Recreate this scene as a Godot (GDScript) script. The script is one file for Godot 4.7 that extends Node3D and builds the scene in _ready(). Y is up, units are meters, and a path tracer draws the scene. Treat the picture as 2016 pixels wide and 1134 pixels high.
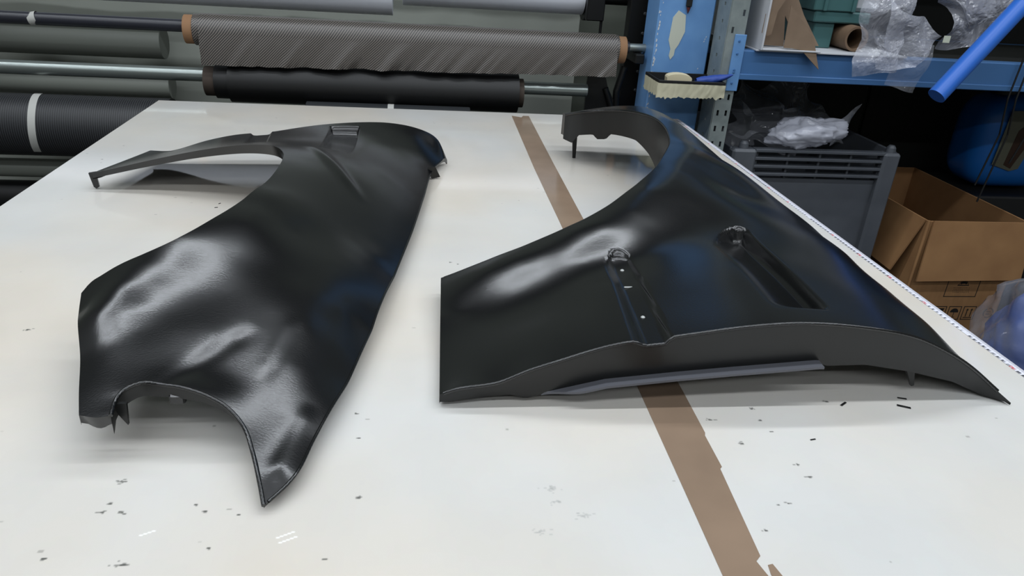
extends Node3D
# A workshop: two black moulded car fenders on a long white resin-coated table, a rack of fabric rolls behind it and a blue storage rack to the right.
# y is up, the floor is y = 0, the table top is y = TOP; x runs along the back wall, z towards the photographer.
const TOP := 0.9

const LEFT_FENDER_EDGE := {
	"door": [Vector3(0.075, 0.0104, -1.720), Vector3(0.057, 0.0521, -1.719), Vector3(0.019, 0.0805, -1.715), Vector3(-0.027, 0.0930, -1.712), Vector3(-0.073, 0.0982, -1.708), Vector3(-0.164, 0.0957, -1.700), Vector3(-0.252, 0.0853, -1.693), Vector3(-0.318, 0.0741, -1.687), Vector3(-0.395, 0.0663, -1.681), Vector3(-0.468, 0.0496, -1.675), Vector3(-0.538, 0.0285, -1.669), Vector3(-0.577, 0.0294, -1.666)],
	"sill": [Vector3(-0.577, 0.0294, -1.666), Vector3(-0.601, 0.0330, -1.565), Vector3(-0.625, 0.0360, -1.472)],
	"arch": [Vector3(-0.625, 0.0360, -1.472), Vector3(-0.508, 0.0680, -1.464), Vector3(-0.405, 0.0970, -1.442), Vector3(-0.314, 0.1200, -1.404), Vector3(-0.255, 0.1310, -1.359), Vector3(-0.230, 0.1350, -1.303), Vector3(-0.223, 0.1380, -1.249), Vector3(-0.222, 0.1410, -1.169), Vector3(-0.227, 0.1440, -1.097), Vector3(-0.242, 0.1440, -1.025), Vector3(-0.258, 0.1430, -0.973), Vector3(-0.293, 0.1350, -0.911), Vector3(-0.334, 0.1210, -0.882), Vector3(-0.375, 0.1020, -0.869), Vector3(-0.394, 0.0890, -0.870), Vector3(-0.404, 0.0780, -0.861)],
	"bumper": [Vector3(-0.404, 0.0780, -0.861), Vector3(-0.393, 0.0710, -0.821), Vector3(-0.362, 0.0620, -0.740), Vector3(-0.341, 0.0560, -0.679), Vector3(-0.328, 0.0510, -0.643)],
	"lower": [Vector3(-0.327, 0.0520, -0.642), Vector3(-0.308, 0.0540, -0.635), Vector3(-0.295, 0.0560, -0.635)],
	"front": [Vector3(-0.295, 0.0560, -0.635), Vector3(-0.297, 0.0600, -0.658), Vector3(-0.292, 0.0640, -0.669), Vector3(-0.278, 0.0670, -0.676), Vector3(-0.261, 0.0690, -0.673), Vector3(-0.236, 0.0670, -0.667), Vector3(-0.210, 0.0610, -0.660), Vector3(-0.189, 0.0500, -0.653), Vector3(-0.171, 0.0380, -0.636), Vector3(-0.159, 0.0270, -0.611), Vector3(-0.146, 0.0170, -0.574), Vector3(-0.139, 0.0100, -0.552)],
	"hood": [Vector3(-0.139, 0.0100, -0.552), Vector3(-0.116, 0.0170, -0.583), Vector3(-0.103, 0.0190, -0.641), Vector3(-0.078, 0.0210, -0.743), Vector3(-0.057, 0.0220, -0.867), Vector3(-0.032, 0.0220, -1.034), Vector3(-0.006, 0.0220, -1.218), Vector3(0.016, 0.0220, -1.405), Vector3(0.031, 0.0200, -1.557), Vector3(0.041, 0.0180, -1.625), Vector3(0.075, 0.0104, -1.720)],
}
const LEFT_FENDER_BODY := [Vector3(-0.074, 0.0925, -1.687), Vector3(-0.036, 0.0857, -1.687), Vector3(0.002, 0.0724, -1.687), Vector3(0.040, 0.0444, -1.687), Vector3(-0.473, 0.0496, -1.654), Vector3(-0.435, 0.0600, -1.654), Vector3(-0.397, 0.0682, -1.654), Vector3(-0.359, 0.0733, -1.654), Vector3(-0.321, 0.0775, -1.654), Vector3(-0.283, 0.0828, -1.654), Vector3(-0.245, 0.0877, -1.654), Vector3(-0.207, 0.0909, -1.654), Vector3(-0.169, 0.0921, -1.654), Vector3(-0.131, 0.0910, -1.654), Vector3(-0.093, 0.0876, -1.654), Vector3(-0.055, 0.0817, -1.654), Vector3(-0.017, 0.0689, -1.654), Vector3(0.021, 0.0460, -1.654), Vector3(-0.568, 0.0325, -1.621), Vector3(-0.530, 0.0374, -1.621), Vector3(-0.492, 0.0471, -1.621), Vector3(-0.454, 0.0579, -1.621), Vector3(-0.416, 0.0672, -1.621), Vector3(-0.378, 0.0742, -1.621), Vector3(-0.340, 0.0794, -1.621), Vector3(-0.302, 0.0841, -1.621), Vector3(-0.264, 0.0884, -1.621), Vector3(-0.226, 0.0912, -1.621), Vector3(-0.188, 0.0919, -1.621), Vector3(-0.150, 0.0905, -1.621), Vector3(-0.112, 0.0865, -1.621), Vector3(-0.074, 0.0806, -1.621), Vector3(-0.036, 0.0692, -1.621), Vector3(0.002, 0.0505, -1.621), Vector3(-0.549, 0.0390, -1.588), Vector3(-0.511, 0.0469, -1.588), Vector3(-0.473, 0.0567, -1.588), Vector3(-0.435, 0.0663, -1.588), Vector3(-0.397, 0.0745, -1.588), Vector3(-0.359, 0.0810, -1.588), Vector3(-0.321, 0.0861, -1.588), Vector3(-0.283, 0.0904, -1.588), Vector3(-0.245, 0.0933, -1.588), Vector3(-0.207, 0.0938, -1.588), Vector3(-0.169, 0.0916, -1.588), Vector3(-0.131, 0.0882, -1.588), Vector3(-0.093, 0.0818, -1.588), Vector3(-0.055, 0.0713, -1.588), Vector3(-0.017, 0.0571, -1.588), Vector3(-0.568, 0.0398, -1.555), Vector3(-0.530, 0.0477, -1.555), Vector3(-0.492, 0.0567, -1.555), Vector3(-0.454, 0.0661, -1.555), Vector3(-0.416, 0.0749, -1.555), Vector3(-0.378, 0.0824, -1.555), Vector3(-0.340, 0.0883, -1.555), Vector3(-0.302, 0.0928, -1.555), Vector3(-0.264, 0.0959, -1.555), Vector3(-0.226, 0.0970, -1.555), Vector3(-0.188, 0.0950, -1.555), Vector3(-0.150, 0.0913, -1.555), Vector3(-0.112, 0.0855, -1.555), Vector3(-0.074, 0.0762, -1.555), Vector3(-0.036, 0.0629, -1.555), Vector3(0.002, 0.0423, -1.555), Vector3(-0.587, 0.0398, -1.522), Vector3(-0.549, 0.0483, -1.522), Vector3(-0.511, 0.0573, -1.522), Vector3(-0.473, 0.0667, -1.522), Vector3(-0.435, 0.0758, -1.522), Vector3(-0.397, 0.0839, -1.522), Vector3(-0.359, 0.0907, -1.522), Vector3(-0.321, 0.0957, -1.522), Vector3(-0.283, 0.0989, -1.522), Vector3(-0.245, 0.0996, -1.522), Vector3(-0.207, 0.0985, -1.522), Vector3(-0.169, 0.0959, -1.522), Vector3(-0.131, 0.0907, -1.522), Vector3(-0.093, 0.0822, -1.522), Vector3(-0.055, 0.0697, -1.522), Vector3(-0.017, 0.0513, -1.522), Vector3(-0.568, 0.0486, -1.489), Vector3(-0.530, 0.0581, -1.489), Vector3(-0.492, 0.0676, -1.489), Vector3(-0.454, 0.0770, -1.489), Vector3(-0.416, 0.0858, -1.489), Vector3(-0.378, 0.0933, -1.489), Vector3(-0.340, 0.0993, -1.489), Vector3(-0.302, 0.1032, -1.489), Vector3(-0.264, 0.1048, -1.489), Vector3(-0.226, 0.1040, -1.489), Vector3(-0.188, 0.1017, -1.489), Vector3(-0.150, 0.0969, -1.489), Vector3(-0.112, 0.0891, -1.489), Vector3(-0.074, 0.0774, -1.489), Vector3(-0.036, 0.0606, -1.489), Vector3(0.002, 0.0376, -1.489), Vector3(-0.359, 0.1028, -1.455), Vector3(-0.321, 0.1080, -1.455), Vector3(-0.283, 0.1108, -1.455), Vector3(-0.245, 0.1111, -1.455), Vector3(-0.207, 0.1090, -1.455), Vector3(-0.169, 0.1044, -1.455), Vector3(-0.131, 0.0968, -1.455), Vector3(-0.093, 0.0858, -1.455), Vector3(-0.055, 0.0707, -1.455), Vector3(-0.017, 0.0490, -1.455), Vector3(-0.302, 0.1169, -1.422), Vector3(-0.264, 0.1183, -1.422), Vector3(-0.226, 0.1169, -1.422), Vector3(-0.188, 0.1127, -1.422), Vector3(-0.150, 0.1054, -1.422), Vector3(-0.112, 0.0944, -1.422), Vector3(-0.074, 0.0806, -1.422), Vector3(-0.036, 0.0608, -1.422), Vector3(-0.245, 0.1248, -1.389), Vector3(-0.207, 0.1211, -1.389), Vector3(-0.169, 0.1143, -1.389), Vector3(-0.131, 0.1042, -1.389), Vector3(-0.093, 0.0894, -1.389), Vector3(-0.055, 0.0718, -1.389), Vector3(-0.017, 0.0465, -1.389), Vector3(-0.226, 0.1286, -1.356), Vector3(-0.188, 0.1222, -1.356), Vector3(-0.150, 0.1130, -1.356), Vector3(-0.112, 0.0995, -1.356), Vector3(-0.074, 0.0810, -1.356), Vector3(-0.036, 0.0575, -1.356), Vector3(-0.207, 0.1288, -1.323), Vector3(-0.169, 0.1200, -1.323), Vector3(-0.131, 0.1084, -1.323), Vector3(-0.093, 0.0909, -1.323), Vector3(-0.055, 0.0681, -1.323), Vector3(-0.017, 0.0408, -1.323), Vector3(-0.188, 0.1264, -1.290), Vector3(-0.150, 0.1148, -1.290), Vector3(-0.112, 0.1001, -1.290), Vector3(-0.074, 0.0782, -1.290), Vector3(-0.036, 0.0520, -1.290), Vector3(-0.169, 0.1219, -1.257), Vector3(-0.131, 0.1071, -1.257), Vector3(-0.093, 0.0872, -1.257), Vector3(-0.055, 0.0625, -1.257), Vector3(-0.188, 0.1293, -1.224), Vector3(-0.150, 0.1143, -1.224), Vector3(-0.112, 0.0953, -1.224), Vector3(-0.074, 0.0721, -1.224), Vector3(-0.036, 0.0454, -1.224), Vector3(-0.169, 0.1220, -1.191), Vector3(-0.131, 0.1033, -1.191), Vector3(-0.093, 0.0809, -1.191), Vector3(-0.055, 0.0557, -1.191), Vector3(-0.188, 0.1301, -1.158), Vector3(-0.150, 0.1118, -1.158), Vector3(-0.112, 0.0895, -1.158), Vector3(-0.074, 0.0650, -1.158), Vector3(-0.036, 0.0387, -1.158), Vector3(-0.169, 0.1214, -1.125), Vector3(-0.131, 0.0986, -1.125), Vector3(-0.093, 0.0737, -1.125), Vector3(-0.055, 0.0493, -1.125), Vector3(-0.188, 0.1318, -1.092), Vector3(-0.150, 0.1091, -1.092), Vector3(-0.112, 0.0832, -1.092), Vector3(-0.074, 0.0588, -1.092), Vector3(-0.207, 0.1412, -1.059), Vector3(-0.169, 0.1199, -1.059), Vector3(-0.131, 0.0938, -1.059), Vector3(-0.093, 0.0691, -1.059), Vector3(-0.055, 0.0451, -1.059), Vector3(-0.188, 0.1269, -1.026), Vector3(-0.150, 0.1020, -1.026), Vector3(-0.112, 0.0811, -1.026), Vector3(-0.074, 0.0571, -1.026), Vector3(-0.207, 0.1338, -0.993), Vector3(-0.169, 0.1085, -0.993), Vector3(-0.131, 0.0901, -0.993), Vector3(-0.093, 0.0698, -0.993), Vector3(-0.226, 0.1364, -0.960), Vector3(-0.188, 0.1189, -0.960), Vector3(-0.150, 0.0976, -0.960), Vector3(-0.112, 0.0803, -0.960), Vector3(-0.074, 0.0544, -0.960), Vector3(-0.245, 0.1320, -0.927), Vector3(-0.207, 0.1205, -0.927), Vector3(-0.169, 0.1034, -0.927), Vector3(-0.131, 0.0859, -0.927), Vector3(-0.093, 0.0665, -0.927), Vector3(-0.264, 0.1237, -0.893), Vector3(-0.226, 0.1150, -0.893), Vector3(-0.188, 0.1037, -0.893), Vector3(-0.150, 0.0895, -0.893), Vector3(-0.112, 0.0731, -0.893), Vector3(-0.074, 0.0478, -0.893), Vector3(-0.321, 0.1188, -0.860), Vector3(-0.283, 0.1132, -0.860), Vector3(-0.245, 0.1075, -0.860), Vector3(-0.207, 0.1016, -0.860), Vector3(-0.169, 0.0921, -0.860), Vector3(-0.131, 0.0784, -0.860), Vector3(-0.093, 0.0566, -0.860), Vector3(-0.340, 0.1088, -0.827), Vector3(-0.302, 0.1028, -0.827), Vector3(-0.264, 0.0986, -0.827), Vector3(-0.226, 0.0951, -0.827), Vector3(-0.188, 0.0901, -0.827), Vector3(-0.150, 0.0807, -0.827), Vector3(-0.112, 0.0611, -0.827), Vector3(-0.359, 0.0921, -0.794), Vector3(-0.321, 0.0916, -0.794), Vector3(-0.283, 0.0904, -0.794), Vector3(-0.245, 0.0892, -0.794), Vector3(-0.207, 0.0853, -0.794), Vector3(-0.169, 0.0775, -0.794), Vector3(-0.131, 0.0669, -0.794), Vector3(-0.093, 0.0430, -0.794), Vector3(-0.340, 0.0814, -0.761), Vector3(-0.302, 0.0818, -0.761), Vector3(-0.264, 0.0837, -0.761), Vector3(-0.226, 0.0812, -0.761), Vector3(-0.188, 0.0734, -0.761), Vector3(-0.150, 0.0648, -0.761), Vector3(-0.112, 0.0488, -0.761), Vector3(-0.321, 0.0730, -0.728), Vector3(-0.283, 0.0762, -0.728), Vector3(-0.245, 0.0753, -0.728), Vector3(-0.207, 0.0692, -0.728), Vector3(-0.169, 0.0608, -0.728), Vector3(-0.131, 0.0521, -0.728), Vector3(-0.302, 0.0675, -0.695), Vector3(-0.264, 0.0697, -0.695), Vector3(-0.226, 0.0652, -0.695), Vector3(-0.188, 0.0567, -0.695), Vector3(-0.150, 0.0483, -0.695), Vector3(-0.112, 0.0357, -0.695), Vector3(-0.169, 0.0441, -0.662), Vector3(-0.131, 0.0348, -0.662)]
const RIGHT_FENDER_EDGE := {
	"door": [Vector3(0.029, 0.0160, -0.722), Vector3(0.045, 0.0240, -0.720), Vector3(0.097, 0.0330, -0.720), Vector3(0.129, 0.0480, -0.720), Vector3(0.167, 0.0620, -0.720), Vector3(0.230, 0.0830, -0.720), Vector3(0.296, 0.0930, -0.720), Vector3(0.368, 0.1040, -0.720), Vector3(0.454, 0.1110, -0.720), Vector3(0.544, 0.1040, -0.720), Vector3(0.609, 0.0910, -0.720), Vector3(0.654, 0.0720, -0.720), Vector3(0.697, 0.0480, -0.720), Vector3(0.728, 0.0260, -0.718), Vector3(0.757, 0.0040, -0.703)],
	"hood": [Vector3(0.757, 0.0040, -0.703), Vector3(0.742, 0.0120, -0.770), Vector3(0.745, 0.0140, -0.890), Vector3(0.750, 0.0140, -1.040), Vector3(0.762, 0.0140, -1.250), Vector3(0.760, 0.0140, -1.550), Vector3(0.757, 0.0140, -1.660), Vector3(0.767, 0.0120, -1.800), Vector3(0.770, 0.0060, -1.900)],
	"front": [Vector3(0.770, 0.0060, -1.900), Vector3(0.752, 0.0220, -1.870), Vector3(0.735, 0.0360, -1.850), Vector3(0.715, 0.0550, -1.845), Vector3(0.690, 0.0760, -1.845), Vector3(0.655, 0.0980, -1.845), Vector3(0.620, 0.1100, -1.845), Vector3(0.585, 0.1130, -1.850), Vector3(0.550, 0.1100, -1.860)],
	"lower": [Vector3(0.550, 0.1100, -1.860), Vector3(0.460, 0.1060, -1.870), Vector3(0.375, 0.1000, -1.870)],
	"bumper": [Vector3(0.375, 0.1000, -1.870), Vector3(0.370, 0.1080, -1.830), Vector3(0.366, 0.1150, -1.790)],
	"arch": [Vector3(0.365, 0.1150, -1.790), Vector3(0.397, 0.1380, -1.725), Vector3(0.437, 0.1500, -1.693), Vector3(0.477, 0.1600, -1.649), Vector3(0.501, 0.1650, -1.599), Vector3(0.515, 0.1670, -1.525), Vector3(0.511, 0.1660, -1.457), Vector3(0.494, 0.1660, -1.380), Vector3(0.478, 0.1660, -1.329), Vector3(0.449, 0.1640, -1.266), Vector3(0.409, 0.1580, -1.191), Vector3(0.356, 0.1470, -1.123), Vector3(0.302, 0.1330, -1.068), Vector3(0.256, 0.1190, -1.038), Vector3(0.216, 0.1040, -1.026), Vector3(0.156, 0.0830, -1.010), Vector3(0.108, 0.0620, -1.010), Vector3(0.039, 0.0300, -1.014)],
	"sill": [Vector3(0.039, 0.0300, -1.014), Vector3(0.035, 0.0240, -0.900), Vector3(0.029, 0.0160, -0.722)],
}
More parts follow.
